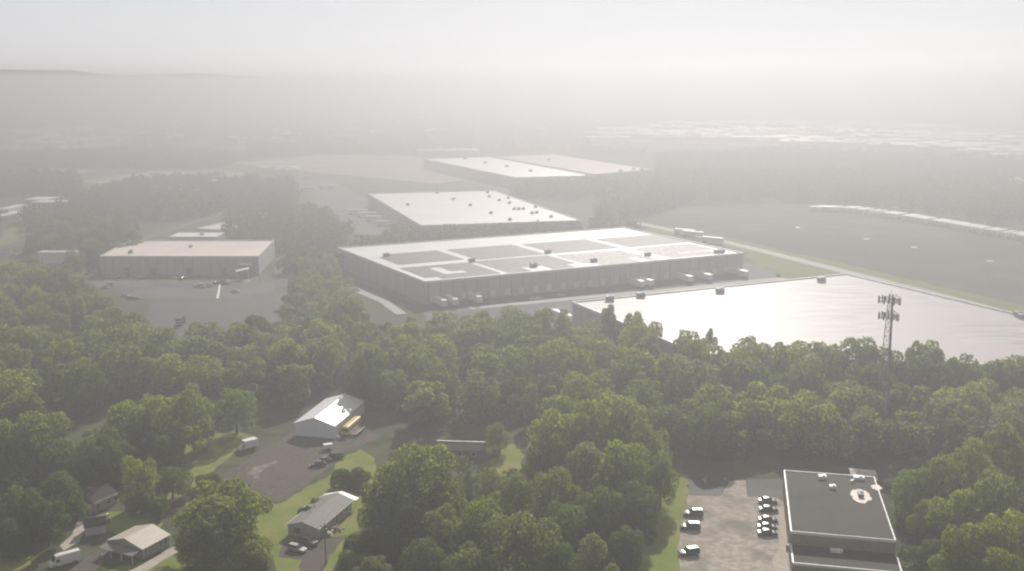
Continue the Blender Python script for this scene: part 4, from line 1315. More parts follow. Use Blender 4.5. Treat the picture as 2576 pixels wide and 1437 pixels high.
singles = [
    (1050, 303, 90, 50, 8, 'white', 'long white building in the haze above the square warehouse'),
    (1033, 282, 22, 22, 24, 'white', 'small bright white water tank far out near the hazy skyline'),
    (1055, 305, 26, 26, 12, 'white', 'short white block at the end of the long white building in the haze'),
    (1405, 290, 80, 30, 8, 'white', 'lone pale building far out, above the pair of far warehouses'),
    (1738, 275, 150, 40, 8, 'white', 'lone white roof far out near the skyline, above the industrial estate'),
    (2300, 266, 260, 60, 8, 'white', 'long white roof far out near the right of the skyline'),
    (2500, 273, 300, 60, 8, 'white', 'longest white roof far out at the right edge of the skyline'),
    (870, 350, 60, 30, 7, 'roofpink', 'pinkish building in the hazy fields left of the far warehouses'),
    (40, 383, 95, 20, 5, 'roofpink', 'long pinkish low building at the left edge of the hazy plain'),
    (420, 484, 34, 12, 5, 'white', 'left one of the small white sheds beyond the grove'),
    (440, 491, 46, 12, 5, 'white', 'right one of the small white sheds beyond the grove'),
    (580, 466, 40, 10, 5, 'white', 'small white shed beside the light green plot'),
    (700, 434, 46, 12, 6, 'white', 'white shed in the tan field, left end of the truck yard'),
    (725, 440, 30, 10, 6, 'white', 'smaller white shed right of the one in the tan field'),
    (1128, 391, 90, 26, 8, 'white', 'white low building just behind the far bright warehouse'),
    (1522, 482, 14, 10, 6, 'white', 'small white house in the woods right of the square warehouse'),
    (1533, 491, 10, 8, 5, 'white', 'smaller white house just below the one in the woods'),
    (2570, 470, 30, 14, 7, 'white', 'white house in the woods at the right edge'),
    (2560, 403, 70, 24, 8, 'white', 'bright white shed at the right end of the industrial estate'),
    (1530, 356, 80, 30, 8, 'white', 'bright shed at the left end of the industrial estate'),
]
for (x, y, L, W, H, m, lb) in singles:
    if 'water tank' in lb:
        t = thing('water_tower', lb, 'water tower', at(x, y + 18, 0))
        MB().tube((0, 0, 0), (0, 0, 22), 3, n=10).build('shaft', 'white', t)
        mb = MB()
        mb.loft([[Vector((r * math.cos(k * .524), r * math.sin(k * .524), z)) for k in range(12)] for r, z in ((3, 22), (9, 26), (10.5, 31), (9, 36), (3, 39))])
        mb.build('tank', 'white', t)
        continue
    outbuilding(0, lb, None, x, y, L, W, H, R(rnd.uniform(-6, 6)), m)

def estate(n, poly, seed, label, group, Lr, Wr, rz):
    g = random.Random(seed)
    P = gpoly(poly)
    used = scatter(P, Lr[0] * 0.8, seed, tries=6000)[:n]
    protos = []
    for k in range(6):
        mb = MB()
        L, W, H = g.uniform(*Lr), g.uniform(*Wr), g.uniform(6, 10)
        mb.box(-L / 2, L / 2, -W / 2, W / 2, 0, H)
        mb.box(-L / 2 - .4, L / 2 + .4, -W / 2 - .4, W / 2 + .4, H, H + .8)
        if k % 2:
            mb.box(L / 2 - L * .3, L / 2 - 1, -W / 2 - W * .4, -W / 2 - .41, 0, H * .7)
        mb.box(-L * .25, -L * .1, -W * .2, W * .2, H + .8, H + 3)
        protos.append(mb.mesh('distant_building', ['roofzinc', 'roofshine', 'roofpink', 'wallcream', 'roofzinc', 'roofshine'][k]))
    for i, (x, y) in enumerate(used):
        o = bpy.data.objects.new('distant_building', protos[i % 6])
        COL.objects.link(o)
        o.location, o.rotation_euler = (x, y, 0), (0, 0, rz + g.uniform(-.06, .06) + (math.pi / 2 if g.random() < .15 else 0))
        tag(o, label, 'building', group)

estate(190, [(1500, 340), (1700, 316), (2000, 306), (2350, 322), (2640, 350), (2640, 405), (2350, 384), (2000, 366), (1700, 354), (1500, 350)], 41,
       'pale low building among the streaks of the far industrial estate', 'pale buildings of the far industrial estate', (40, 130), (24, 62), R(-14))
estate(60, [(-20, 336), (220, 326), (340, 330), (290, 360), (100, 378), (-20, 380)], 42,
       'pale low building of the hazy settlement at far left', 'pale buildings of the far left settlement', (26, 70), (12, 26), R(8))

estate(60, [(345, 318), (800, 300), (1480, 300), (1480, 330), (1000, 352), (640, 366), (345, 366)], 43,
       'pale roof scattered among the hazy woods of the far plain', 'pale roofs scattered over the far plain', (30, 80), (14, 30), R(4))
# ------------------------------------------------------------------ vehicles
def wheels(t, xs, hw, r, w=0.24):
    for x in xs:
        for s in (-1, 1):
            a, b = s * (hw - w), s * (hw + 0.01)
            tyre = MB().tube((x, a, r), (x, b, r), r, n=14).build('wheel', 'rubber', t)
            MB().tube((x, b + s * 0.002, r), (x, b + s * 0.015, r), r * 0.6, n=10).build('rim', 'rim', tyre)


def car_model(name, cat, kind, color):
    t = thing(name, None, cat)
    # rings of the lower body: x, low, shoulder height, half width
    P = {
        'sedan': dict(L=4.75, hw=0.91, r=0.33, wb=1.38, body=[(-2.37, .42, .72, .74), (-2.25, .28, .92, .86), (-1.5, .24, .98, .91), (0.6, .22, .95, .91), (1.5, .24, .88, .9), (2.2, .28, .72, .83), (2.37, .36, .58, .7)],
                      cab=[(-1.75, .97, .98, .78, .74), (-1.05, .97, 1.40, .80, .62), (0.15, .95, 1.43, .80, .62), (1.05, .93, .95, .78, .74)], top=(-1.1, 0.22, 1.405, .64)),
        'suv': dict(L=4.95, hw=0.97, r=0.38, wb=1.45, body=[(-2.45, .5, .85, .84), (-2.38, .34, 1.06, .93), (-1.5, .3, 1.1, .97), (0.7, .3, 1.08, .97), (1.6, .3, 1.04, .96), (2.3, .34, .92, .9), (2.47, .42, .7, .76)],
                    cab=[(-2.38, 1.07, 1.08, .86, .84), (-2.05, 1.08, 1.70, .87, .72), (0.25, 1.08, 1.74, .87, .72), (1.15, 1.05, 1.07, .86, .82)], top=(-2.1, 0.32, 1.715, .74)),
        'estate': dict(L=4.8, hw=0.93, r=0.34, wb=1.4, body=[(-2.4, .45, .78, .78), (-2.3, .3, .96, .88), (-1.5, .26, 1.0, .93), (0.6, .26, .97, .93), (1.5, .26, .9, .92), (2.25, .3, .76, .85), (2.4, .38, .6, .72)],
                       cab=[(-2.3, .98, .99, .80, .78), (-1.95, .98, 1.46, .82, .66), (0.15, .97, 1.5, .82, .66), (1.1, .95, .97, .8, .76)], top=(-2.0, 0.22, 1.475, .68)),
    }[kind]
    rings = []
    for x, lo, hi, hw in P['body']:
        rings.append([Vector((x, -hw * .9, lo)), Vector((x, hw * .9, lo)), Vector((x, hw, lo + (hi - lo) * .45)), Vector((x, hw * .93, hi - .03)), Vector((x, hw * .7, hi)),
                      Vector((x, -hw * .7, hi)), Vector((x, -hw * .93, hi - .03)), Vector((x, -hw, lo + (hi - lo) * .45))])
    b = MB().loft(rings).build('body', 'paint', t, smooth=False)
    b.color = (*color, 1)
    g = MB().loft([[Vector((x, -wb, z0 - .04)), Vector((x, wb, z0 - .04)), Vector((x, wt, z1)), Vector((x, -wt, z1))] for x, z0, z1, wb, wt in P['cab']])
    g.build('window', 'glass', t)
    x0, x1, z, hw = P['top']
    r = MB().loft([[Vector((x0, -hw * .95, z - .03)), Vector((x0, hw * .95, z - .03)), Vector((x0, hw * .85, z + .02)), Vector((x0, -hw * .85, z + .02))],
                   [Vector(((x0 + x1) / 2, -hw, z - .02)), Vector(((x0 + x1) / 2, hw, z - .02)), Vector(((x0 + x1) / 2, hw * .85, z + .06)), Vector(((x0 + x1) / 2, -hw * .85, z + .06))],
                   [Vector((x1, -hw * .95, z - .02)), Vector((x1, hw * .95, z - .02)), Vector((x1, hw * .85, z + .04)), Vector((x1, -hw * .85, z + .04))]]).build('roof', 'paint', t)
    r.color = (*color, 1)
    wheels(t, (-P['wb'], P['wb']), P['hw'] - .02, P['r'])
    xf, hw = P['L'] / 2, P['hw']
    for s in (-1, 1):
        MB().box(xf - .2, xf - .02, s * hw * .62 - .16, s * hw * .62 + .16, .56, .72).build('headlight', 'lamp', t)
        MB().box(-xf - .005, -xf + .12, s * hw * .66 - .13, s * hw * .66 + .13, .66, .86).build('taillight', 'redlamp', t)
    return t


def van_model(name, cat, L, H, color, box=False):
    t = thing(name, None, cat)
    hw = 1.0
    if box:
        b = MB().box(-L / 2, L / 2 - 1.6, -1.1, 1.1, .75, H).build('cargo_box', 'white', t, bevel=0.05)
        nose = [(L / 2 - 1.59, .4, 2.05, .95), (L / 2 - .9, .4, 2.0, .95), (L / 2 - .3, .4, 1.3, .93), (L / 2, .45, 1.05, .85)]
        MB().box(-L / 2 + .1, L / 2 - 1.6, -.5, .5, .45, .748).build('chassis', 'trimdark', t)
    else:
        nose = [(-L / 2, .5, H - .15, .93), (-L / 2 + .1, .35, H, .98), (L / 2 - 1.9, .35, H, 1.0), (L / 2 - 1.35, .35, H - .12, .99), (L / 2 - .75, .35, 1.38, .97), (L / 2 - .2, .38, 1.12, .92), (L / 2, .45, .85, .82)]
    rings = []
    for x, lo, hi, w in nose:
        tw = w * (.86 if hi > 1.6 else .94)
        rings.append([Vector((x, -w * .95, lo)), Vector((x, w * .95, lo)), Vector((x, w, lo + .35)), Vector((x, w, lo + (hi - lo) * .55)), Vector((x, tw, hi - .08)), Vector((x, tw * .85, hi)),
                      Vector((x, -tw * .85, hi)), Vector((x, -tw, hi - .08)), Vector((x, -w, lo + (hi - lo) * .55)), Vector((x, -w, lo + .35))])
    o = MB().loft(rings).build('cab' if box else 'body', 'paint', t)
    o.color = (*color, 1)
    # windscreen and side glass a little proud of the skin
    if box:
        MB().quad((L / 2 - .86, -.78, 1.94), (L / 2 - .36, -.8, 1.36), (L / 2 - .36, .8, 1.36), (L / 2 - .86, .78, 1.94)).build('windscreen', 'glass', t)
        sx0, sx1, sz0, sz1 = L / 2 - 1.45, L / 2 - .95, 1.25, 1.8
    else:
        MB().loft([[Vector((L / 2 - 1.31, -.8, H - .22)), Vector((L / 2 - 1.31, .8, H - .22)), Vector((L / 2 - 1.29, .8, H - .19)), Vector((L / 2 - 1.29, -.8, H - .19))],
                   [Vector((L / 2 - .76, -.88, 1.40)), Vector((L / 2 - .76, .88, 1.40)), Vector((L / 2 - .71, .88, 1.43)), Vector((L / 2 - .71, -.88, 1.43))]]).build('windscreen', 'glass', t)
        sx0, sx1, sz0, sz1 = L / 2 - 2.1, L / 2 - 1.3, 1.35, 1.95
    for s in (-1, 1):
        y = s * (1.003 if not box else .955)
        MB().box(sx0, sx1, y - .012, y + .012, sz0, sz1).build('window', 'glass', t)
        MB().box(L / 2 - .12, L / 2 + .02, s * .66 - .15, s * .66 + .15, .62, .8).build('headlight', 'lamp', t)
        MB().box(-L / 2 - .03, -L / 2 + .01, s * .8 - .08, s * .8 + .08, .8, 1.2).build('taillight', 'redlamp', t)
    wheels(t, (-L / 2 + 1.3, L / 2 - 1.0), 1.0, .36)
    return t


def pickup_model(color):
    t = thing('pickup_truck', None, 'pickup truck')
    def ring(x, lo, hi, w):
        return [Vector((x, -w * .92, lo)), Vector((x, w * .92, lo)), Vector((x, w, lo + (hi - lo) * .5)), Vector((x, w * .93, hi)), Vector((x, -w * .93, hi)), Vector((x, -w, lo + (hi - lo) * .5))]
    b = MB().loft([ring(x, lo, hi, w) for x, lo, hi, w in ((-.35, .4, 1.1, .97), (.6, .4, 1.1, .97), (1.5, .4, 1.08, .96), (2.5, .42, .98, .93), (2.75, .5, .8, .85))]).build('body', 'paint', t)
    b.color = (*color, 1)
    mb = MB()
    for s in (-1, 1):
        mb.box(-2.75, -.352, s * .95 - .06, s * .95 + .06, .5, 1.12)
    mb.box(-2.80, -2.75, -.9, .9, .55, 1.1)
    mb.box(-2.75, -.352, -.89, .89, .5, .62)
    bed = mb.build('bed', 'paint', t)
    bed.color = (*color, 1)
    MB().loft([[Vector((x, -wb, z0)), Vector((x, wb, z0)), Vector((x, wt, z1)), Vector((x, -wt, z1))] for x, z0, z1, wb, wt in ((-.34, 1.07, 1.1, .86, .84), (-.2, 1.07, 1.76, .87, .72), (.75, 1.07, 1.8, .87, .72), (1.45, 1.05, 1.1, .86, .82))]).build('window', 'glass', t)
    r = MB().box(-.22, .8, -.74, .74, 1.77, 1.85).build('roof', 'paint', t)
    r.color = (*color, 1)
    wheels(t, (-1.75, 1.75), .95, .4)
    for s in (-1, 1):
        MB().box(2.62, 2.77, s * .68 - .15, s * .68 + .15, .68, .86).build('headlight', 'lamp', t)
        MB().box(-2.83, -2.801, s * .83 - .06, s * .83 + .06, .75, 1.05).build('taillight', 'redlamp', t)
    return t


def trailer_model():
    t = thing('semi_trailer', None, 'trailer')
    MB().box(-7.6, 7.6, -1.28, 1.28, 1.15, 4.1).build('cargo_box', 'white', t)
    MB().box(-7.2, 6.8, -.45, .45, .95, 1.148).build('chassis', 'trimdark', t)
    for x in (-6.4, -5.1):
        for s in (-1, 1):
            MB().tube((x, s * .85, .5), (x, s * 1.2, .5), .5, n=12).build('wheel', 'rubber', t)
    for s in (-1, 1):
        MB().box(4.4, 4.6, s * .7 - .08, s * .7 + .08, 0, .947).build('landing_leg', 'steel', t)
    return t


ST = {}
DK, GY, SV, WH, BL, RD = (0.02, 0.022, 0.025), (0.09, 0.095, 0.10), (0.36, 0.37, 0.38), (0.62, 0.62, 0.61), (0.03, 0.05, 0.10), (0.18, 0.03, 0.03)
suv = car_model('suv', 'car', 'suv', DK)
sedan = car_model('parked_car', 'car', 'sedan', DK)
estate_car = car_model('parked_car', 'car', 'estate', SV)

def park(proto, label, px, py, deg, group, col, h=1.45):
    p = at(px, py, h)
    return place(proto, ST, label, (p.x, p.y, 0.04), R(deg), group, col)

G_LOT = 'cars in the car park beside the flat-roofed building'
park(suv, 'dark SUV, farthest of the three along the mown strip', 1744.9, 1281, 178, G_LOT, GY, 1.7)
park(suv, 'large dark SUV, middle one of the three along the mown strip', 1736.9, 1314, 178, G_LOT, DK, 1.7)
park(suv, 'black SUV parked askew, nearest of the three along the mown strip', 1733.3, 1378, 196, G_LOT, (0.012, 0.012, 0.013), 1.7)
for k, (x, y, c_, lb) in enumerate(((1932.3, 1251.4, GY, 'grey car, farthest of the five facing the flat-roofed building'), (1933.8, 1272.6, DK, 'dark car, second farthest of the five facing the flat-roofed building'),
                                    (1932.3, 1298.8, DK, 'dark car, middle one of the five facing the flat-roofed building'), (1930.8, 1316.3, BL, 'dark car squeezed beside the nearest of the five facing the building'),
                                    (1931.6, 1331.5, DK, 'dark car, nearest of the five facing the flat-roofed building'))):
    park(sedan, lb, x, y, -3, G_LOT, c_)

# gravel yard and gardens
G_Y = 'vehicles around the gravel yard'
park(sedan, 'dark car in the gravel yard, farther of the two side by side', 812, 1151, 206, G_Y, GY)
park(sedan, 'black car in the gravel yard, nearer of the two side by side', 799, 1161, 203, G_Y, (0.015, 0.015, 0.016))
pk = pickup_model(DK)
park(pk, 'dark pickup truck at the right edge of the gravel yard', 840, 1140, 196, G_Y, None, 1.7)
park(estate_car, 'silver estate car on the drive in front of the grey ranch house', 747, 1371, -28, 'cars at the grey ranch house', SV)
park(suv, 'dark SUV parked between the silver estate car and the ranch house', 775, 1352, -28, 'cars at the grey ranch house', (0.025, 0.03, 0.04), 1.7)
park(sedan, 'dark car with a bright edge parked on the grass beyond the ranch house', 898, 1226, -8, 'cars at the grey ranch house', (0.03, 0.033, 0.04))
v1 = van_model('box_van', 'van', 5.8, 3.0, WH, box=True)
park(v1, 'white box van on the grass at the left side of the gravel yard', 622, 1115, -138, None, None, 2.0)
v2 = van_model('panel_van', 'van', 6.6, 2.7, WH)
park(v2, 'long white panel van parked in the shaded yard at bottom left', 162, 1403, -141, None, None, 1.6)

# yellow bus along the barn, trailer frame beside it
p = at(884, 1072, 1.5)
t = thing('bus', 'ochre yellow bus parked along the right wall of the white barn', 'bus', (p.x, p.y, 0.03), math.atan2(-BARN_DIR.y, -BARN_DIR.x))
L = 11.0
rings = [[Vector((x, -1.2, .5)), Vector((x, 1.2, .5)), Vector((x, 1.22, 2.3)), Vector((x, 1.0, h - .12)), Vector((x, .6, h)), Vector((x, -.6, h)), Vector((x, -1.0, h - .12)), Vector((x, -1.22, 2.3))] for x, h in ((-L / 2, 2.95), (-L / 2 + .2, 3.05), (L / 2 - .5, 3.05), (L / 2, 2.9))]
MB().loft(rings).build('body', 'ochre', t)
for s in (-1, 1):
    for k in range(9):
        x0 = -L / 2 + .7 + k * 1.1
        MB().box(x0, x0 + .8, s * 1.235 - .012, s * 1.235 + .012, 1.7, 2.25).build('window', 'glass', t)
    MB().box(L / 2 - .06, L / 2 + .02, s * .8 - .16, s * .8 + .16, .8, 1.05).build('headlight', 'lamp', t)
MB().box(L / 2 - .02, L / 2 + .03, -1.0, 1.0, 1.6, 2.5).build('windscreen', 'glass', t)
wheels(t, (-3.2, 3.6), 1.2, .48, .3)
p = at(899, 1086, .6)
t = thing('flatbed_trailer', 'low flatbed trailer with pale side rails beside the yellow bus', 'trailer', (p.x, p.y, 0.03), math.atan2(-BARN_DIR.y, -BARN_DIR.x))
MB().box(-3.6, 3.6, -1.05, 1.05, .7, .85).build('deck', 'wood', t)
for s in (-1, 1):
    mb = MB()
    mb.box(-3.6, 3.6, s * 1.12 - .06, s * 1.12 + .06, 1.15, 1.28)
    for k in range(5):
        mb.box(-3.5 + 1.7 * k, -3.4 + 1.7 * k, s * 1.12 - .05, s * 1.12 + .05, .7, 1.149)
    mb.build('side_rail', 'trimwhite', t)
    for x in (-.5, .5):
        MB().tube((x, s * .85, .36), (x, s * 1.05, .36), .35, n=12).build('wheel', 'rubber', t)
MB().tube((3.6, 0, .7), (5.2, 0, .55), .07).build('drawbar', 'steel', t)
p = at(824.7, 1121.4, 1.2)
t = thing('utility_trailer', 'small white box trailer behind the pickup truck in the gravel yard', 'trailer', (p.x, p.y, 0.03), R(200))
MB().box(-1.3, 1.3, -.8, .8, .45, 1.75).build('cargo_box', 'white', t, bevel=.05)
for s in (-1, 1):
    MB().tube((0, s * .82, .33), (0, s * 1.0, .33), .33, n=12).build('wheel', 'rubber', t)
MB().tube((1.3, 0, .5), (2.4, 0, .5), .06).build('drawbar', 'steel', t)

# junk, sawhorses and other small things
def heap(name, label, cat, px, py, n, spread, seed, mats):
    g = random.Random(seed)
    t = thing(name, label, cat, at(px, py, 0))
    for m in mats:
        for k in range(n):
            a, r = g.uniform(0, 6.28), g.uniform(0, spread)
            x, y, s, h = r * math.cos(a), r * math.sin(a), g.uniform(.2, .55), g.uniform(.2, .9)
            an = g.uniform(0, 3.1)
            u, v = Vector((math.cos(an), math.sin(an))) * s, Vector((-math.sin(an), math.cos(an))) * s * g.uniform(.4, 1)
            c = Vector((x, y))
            MB().prism([c - u - v, c + u - v * .8, c + u * .9 + v, c - u + v * 1.1], 0.02, h).build('scrap', m, t)
    return t
heap('junk_pile', 'pile of pale and rusty scrap beside the right wall of the ranch house', 'scrap heap', 845, 1332, 9, 2.2, 3, ('junk', 'rust'))
heap('junk_pile', 'low heap of white sheets on the drive next to the rusty pile', 'scrap heap', 826, 1346, 5, 1.1, 4, ('white', 'junk'))
heap('log_pile', 'dark heap of logs on the lawn left of the white box van', 'log pile', 508, 1140, 8, 1.8, 5, ('wood',))
heap('junk_pile', 'small heap with a white board at the lower lawn corner', 'scrap heap', 458, 1168, 5, 1.1, 6, ('wood', 'white'))
heap('junk_pile', 'heap of boards along the back wall of the ranch house', 'scrap heap', 778, 1280, 5, 1.3, 8, ('wood', 'trimwhite'))
heap('junk_pile', 'white odds and ends at the front corner of the barn', 'scrap heap', 853, 1102, 4, .9, 9, ('white',))
for (x, y, lb) in ((271, 1303, 'white wheelie bin on the lawn by the small shed'), (272, 1316, 'grey wheelie bin beside the small shed'), (1981, 1382, 'dark bin on the pavement by the flat-roofed building')):
    t = thing('wheelie_bin', lb, 'bin', at(x, y, 0) + Vector((0, 0, 0.04)), R(rnd.uniform(0, 90)))
    MB().loft([[Vector((a * .24, b * .24, 0)) for a, b in ((-1, -1), (1, -1), (1, 1), (-1, 1))], [Vector((a * .32, b * .34, .95)) for a, b in ((-1, -1), (1, -1), (1, 1), (-1, 1))]]).build('body', 'white' if 'white' in lb else 'unit' if 'grey' in lb else 'trimdark', t)
    MB().loft([[Vector((a * .34, b * .36, .952)) for a, b in ((-1, -1), (1, -1), (1, 1), (-1, 1))], [Vector((a * .28, b * .3, 1.06)) for a, b in ((-1, -1), (1, -1), (1, 1), (-1, 1))]]).build('lid', 'white' if 'white' in lb else 'unit', t)

# utility pole by the drive
p = at(820, 1419, 0)
t = thing('utility_pole', 'wooden utility pole standing by the drive of the ranch house', 'utility pole', p)
MB().tube((0, 0, 0), (0, 0, 9.6), .17, .12, n=8).build('pole', 'wood', t)
ca = MB().box(-1.1, 1.1, -.07, .07, 8.9, 9.05).build('crossarm', 'wood', t)
for x in (-.95, -.45, .45, .95):
    MB().tube((x, 0, 9.05), (x, 0, 9.25), .06, n=6).build('insulator', 'white', ca)
MB().tube((.32, 0, 7.5), (.32, 0, 8.4), .22, n=10).build('transformer', 'unit', t)

# ---- trailers in the truck yards
tr = trailer_model()
srz = SOLAR.rotation_euler.z
G_T = 'white trailers in the yard below the solar warehouse'
def trailer(px, py, rz, label, group, h=4.1):
    p = at(px, py, h)
    return place(tr, ST, label, (p.x, p.y, 0.05), rz, group)
for k, (x, y, lb) in enumerate(((1104, 748.6, 'white trailer, first from the left below the solar warehouse'), (1132.3, 745.8, 'white trailer, second from the left below the solar warehouse'),
                                (1191, 739.4, 'white trailer alone right of the first pair below the solar warehouse'), (1597.7, 701.5, 'white trailer, left one of the close pair below the solar warehouse'),
                                (1620.2, 699, 'white trailer, right one of the close pair below the solar warehouse'), (1718.7, 689.7, 'white trailer, third last towards the right corner of the solar warehouse'),
                                (1766.5, 685.4, 'white trailer, second last towards the right corner of the solar warehouse'), (1857.3, 677, 'white trailer farthest right, beyond the corner of the solar warehouse'))):
    trailer(x, y, srz + R(90), lb, G_T)
trailer(1414, 786, srz + R(90), 'white trailer at the left corner of the glittering white roof', 'trailers near the white roof')
for k, (x, y, lb) in enumerate(((900, 527, 'white trailer, farthest of the four left of the square warehouse'), (922.7, 534, 'white trailer, second farthest of the four left of the square warehouse'),
                                (945.3, 543, 'white trailer, third of the four left of the square warehouse'), (973, 555, 'white trailer, nearest of the four left of the square warehouse'))):
    trailer(x, y, R(2), lb, 'trailers left of the square warehouse')
trailer(873.5, 568, R(-50), 'white trailer standing askew below the tree strip', 'trailers left of the square warehouse')
for x, y, lb in ((1722, 577, 'white trailer on the road behind the solar warehouse, front one'), (1744, 582, 'white trailer on the road behind the solar warehouse, rear one'), (1793, 597, 'white trailer alone farther down the road behind the solar warehouse'),
                 (762, 442, 'white trailer, upper one at the far end of the truck yard'), (774, 471, 'white trailer, lower one at the far end of the truck yard'), (821, 466, 'white trailer in the middle of the far truck yard')):
    trailer(x, y, R(-36) if y > 500 else R(3), lb, 'trailers on the road and in the far yard')

# rows of trailers too far off to show their parts
mb = MB()
mb.box(-7.5, 7.5, -1.3, 1.3, 1.1, 4.1)
mb.box(-6.8, -4.2, -1.1, 1.1, .02, 1.098)
mb.box(4.3, 4.6, -.9, .9, .02, 1.098)
far_tr = mb.mesh('semi_trailer', 'white')
def far_trailer(p, rz, label, group):
    o = bpy.data.objects.new('semi_trailer', far_tr)
    COL.objects.link(o)
    o.location, o.rotation_euler = (p.x, p.y, 0.05), (0, 0, rz)
    return tag(o, label, 'trailer', group)
line = [(2046, 518), (2150, 521), (2300, 542), (2450, 567), (2600, 592)]
P = [at(x, y, 4.1) for x, y in line]
acc, step = 0.0, 3.7
for a, b in zip(P, P[1:]):
    d = (b - a)
    n = int(d.length / step)
    for k in range(n):
        if rnd.random() < 0.14:
            continue
        q = a + d * ((k + .5) / n) + Vector((rnd.uniform(-.3, .3), rnd.uniform(-1.0, 1.0), 0))
        far_trailer(q, R(32), 'white trailer in the long row at the far edge of the open field', 'long row of white trailers beyond the open field')
for k in range(6):
    p = at(8 + k * 7.4, 541 - k * 1.5, 4)
    far_trailer(p, R(118), f'white trailer, {ORD[k]} from the left in the short row at far left', 'short row of trailers at far left')

# light masts in the open field
mast0 = None
for k, (x, y, lb) in enumerate(((2007, 573, 'light mast in the open field, farthest up the field'), (2180, 602, 'light mast in the open field, second from the far end'), (2299, 623, 'light mast in the middle of the open field'),
                                (2490, 658, 'light mast with a wide head near the right side of the open field'))):
    p = at(x, y, 9)
    if mast0 is None:
        mast0 = t = thing('light_mast', lb, 'light mast', (p.x, p.y, 0), 0, 'light masts of the open field')
        MB().tube((0, 0, 0), (0, 0, 8.8), .10, .07, n=6).build('pole', 'steel', t)
        mb = MB()
        mb.loft([[Vector((r * math.cos(q * .785), r * .7 * math.sin(q * .785), z)) for q in range(8)] for r, z in ((.5, 8.8), (1.9, 9.0), (1.7, 9.25), (.4, 9.35))])
        mb.build('lamp_head', 'white', t)
    else:
        c = copy_tree(mast0)
        c.location, c['label'] = (p.x, p.y, 0), lb

# ---- cars in the factory car park
G_F = 'cars in the factory car park'
cols = [WH, WH, SV, WH, GY, WH, WH, DK, DK, WH, SV, DK, GY, SV, WH, WH, WH, WH, DK, GY, DK, SV, WH]
zs = [(390, 165, 'left one of the first white pair in front of the factory'), (465, 150, 'right one of the first white pair in front of the factory'), (640, 150, 'left one of the second pair in front of the factory'),
      (715, 165, 'right one of the second pair in front of the factory'), (860, 185, 'alone right of the second pair before the factory'), (1155, 175, 'lowest of the white trio before the factory'),
      (1175, 120, 'middle one of the white trio before the factory'), (1230, 190, 'just right of the white trio before the factory'), (1340, 185, 'last on the grass strip before the factory'),
      (320, 265, 'with a bright roof at the left edge of the factory car park'), (265, 300, 'by the trees at the left edge of the factory car park'), (590, 430, 'left of the pair at the tree edge of the car park'),
      (655, 430, 'right of the pair at the tree edge of the car park'), (515, 400, 'half behind the trees at the tree edge of the car park'), (1420, 275, 'first of four small bright ones by the white line'),
      (1462, 270, 'second of four small bright ones by the white line'), (1505, 285, 'third of four small bright ones by the white line'), (1550, 275, 'fourth of four small bright ones by the white line'),
      (1640, 245, 'at the top left of the white line'), (1710, 238, 'at the top right of the white line'), (1765, 250, 'by the kerb right of the white line'), (1875, 345, 'alone right of the white line, on open asphalt'),
      (140, 35, 'at the left corner of the factory wall')]
cw = {id(WH): 'white', id(SV): 'silver', id(GY): 'grey', id(DK): 'dark', id(BL): 'blue', id(RD): 'red'}
for (zx, zy, lb), c_ in zip(zs, cols):
    park(suv if zx % 2 == 0 else sedan, f'{cw[id(c_)]} car {lb}', (280 + zx / 3.68) / 1.3362, (880 + zy / 3.68) / 1.3362, rnd.choice((2, 178, 12, 75)), G_F, c_)
for k, (x, y, lb) in enumerate(((341, 588, 'white car, farthest of the row climbing left of the sheds'), (332.5, 595.6, 'white car, second of the row climbing left of the sheds'), (316, 601.5, 'silver car at the left of the row below the sheds'),
                                (319, 608.8, 'silver car at the roof edge of the factory, left one'), (331, 608.8, 'grey car at the roof edge of the factory, middle one'), (346, 607, 'dark car at the roof edge of the factory, right one'))):
    park(sedan, lb, x, y, 140, 'cars behind the factory', (WH, WH, SV, SV, GY, DK)[k])
for k, (x, y, lb) in enumerate(((8, 634, 'white car, left one on the street at the left edge'), (18, 632, 'silver car, middle one on the street at the left edge'), (34, 637, 'white car, right one on the street at the left edge'))):
    park(sedan, lb, x, y, 30, 'cars on the street at the left edge', (WH, SV, WH)[k])
for k, (x, y, lb) in enumerate(((895, 725, 'white car alone on the lane left of the solar warehouse'), (1344, 747, 'white car, left one on the lane below the solar warehouse'), (1354, 745, 'silver car, middle one on the lane below the solar warehouse'),
                                (1400, 741, 'grey car near the pair on the lane below the solar warehouse'), (1412, 738, 'white car, right one on the lane below the solar warehouse'), (1463, 716, 'white car alone in the yard below the middle of the solar warehouse'))):
    park(sedan, lb, x, y, 10, 'cars in the yard of the solar warehouse', (WH, WH, SV, GY, WH, WH)[k])
# dark lorry in the service yard
p = at(455, 806, 2)
t = thing('box_lorry', 'dark box lorry with pale bands at its tail in the service yard', 'lorry', (p.x, p.y, 0.05), R(94))
MB().box(-4.5, 3.0, -1.25, 1.25, 1.0, 3.8).build('cargo_box', 'trimdark', t)
MB().loft([[Vector((x, -1.15, .5)), Vector((x, 1.15, .5)), Vector((x, 1.1, h)), Vector((x, -1.1, h))] for x, h in ((3.01, 2.9), (4.2, 2.8), (4.9, 1.9))]).build('cab', 'walldark', t)
for z in (1.2, 2.2):
    MB().box(-4.56, -4.503, -1.1, 1.1, z, z + .3).build('tail_band', 'white', t)
wheels(t, (-3.0, 3.6), 1.2, .5, .3)
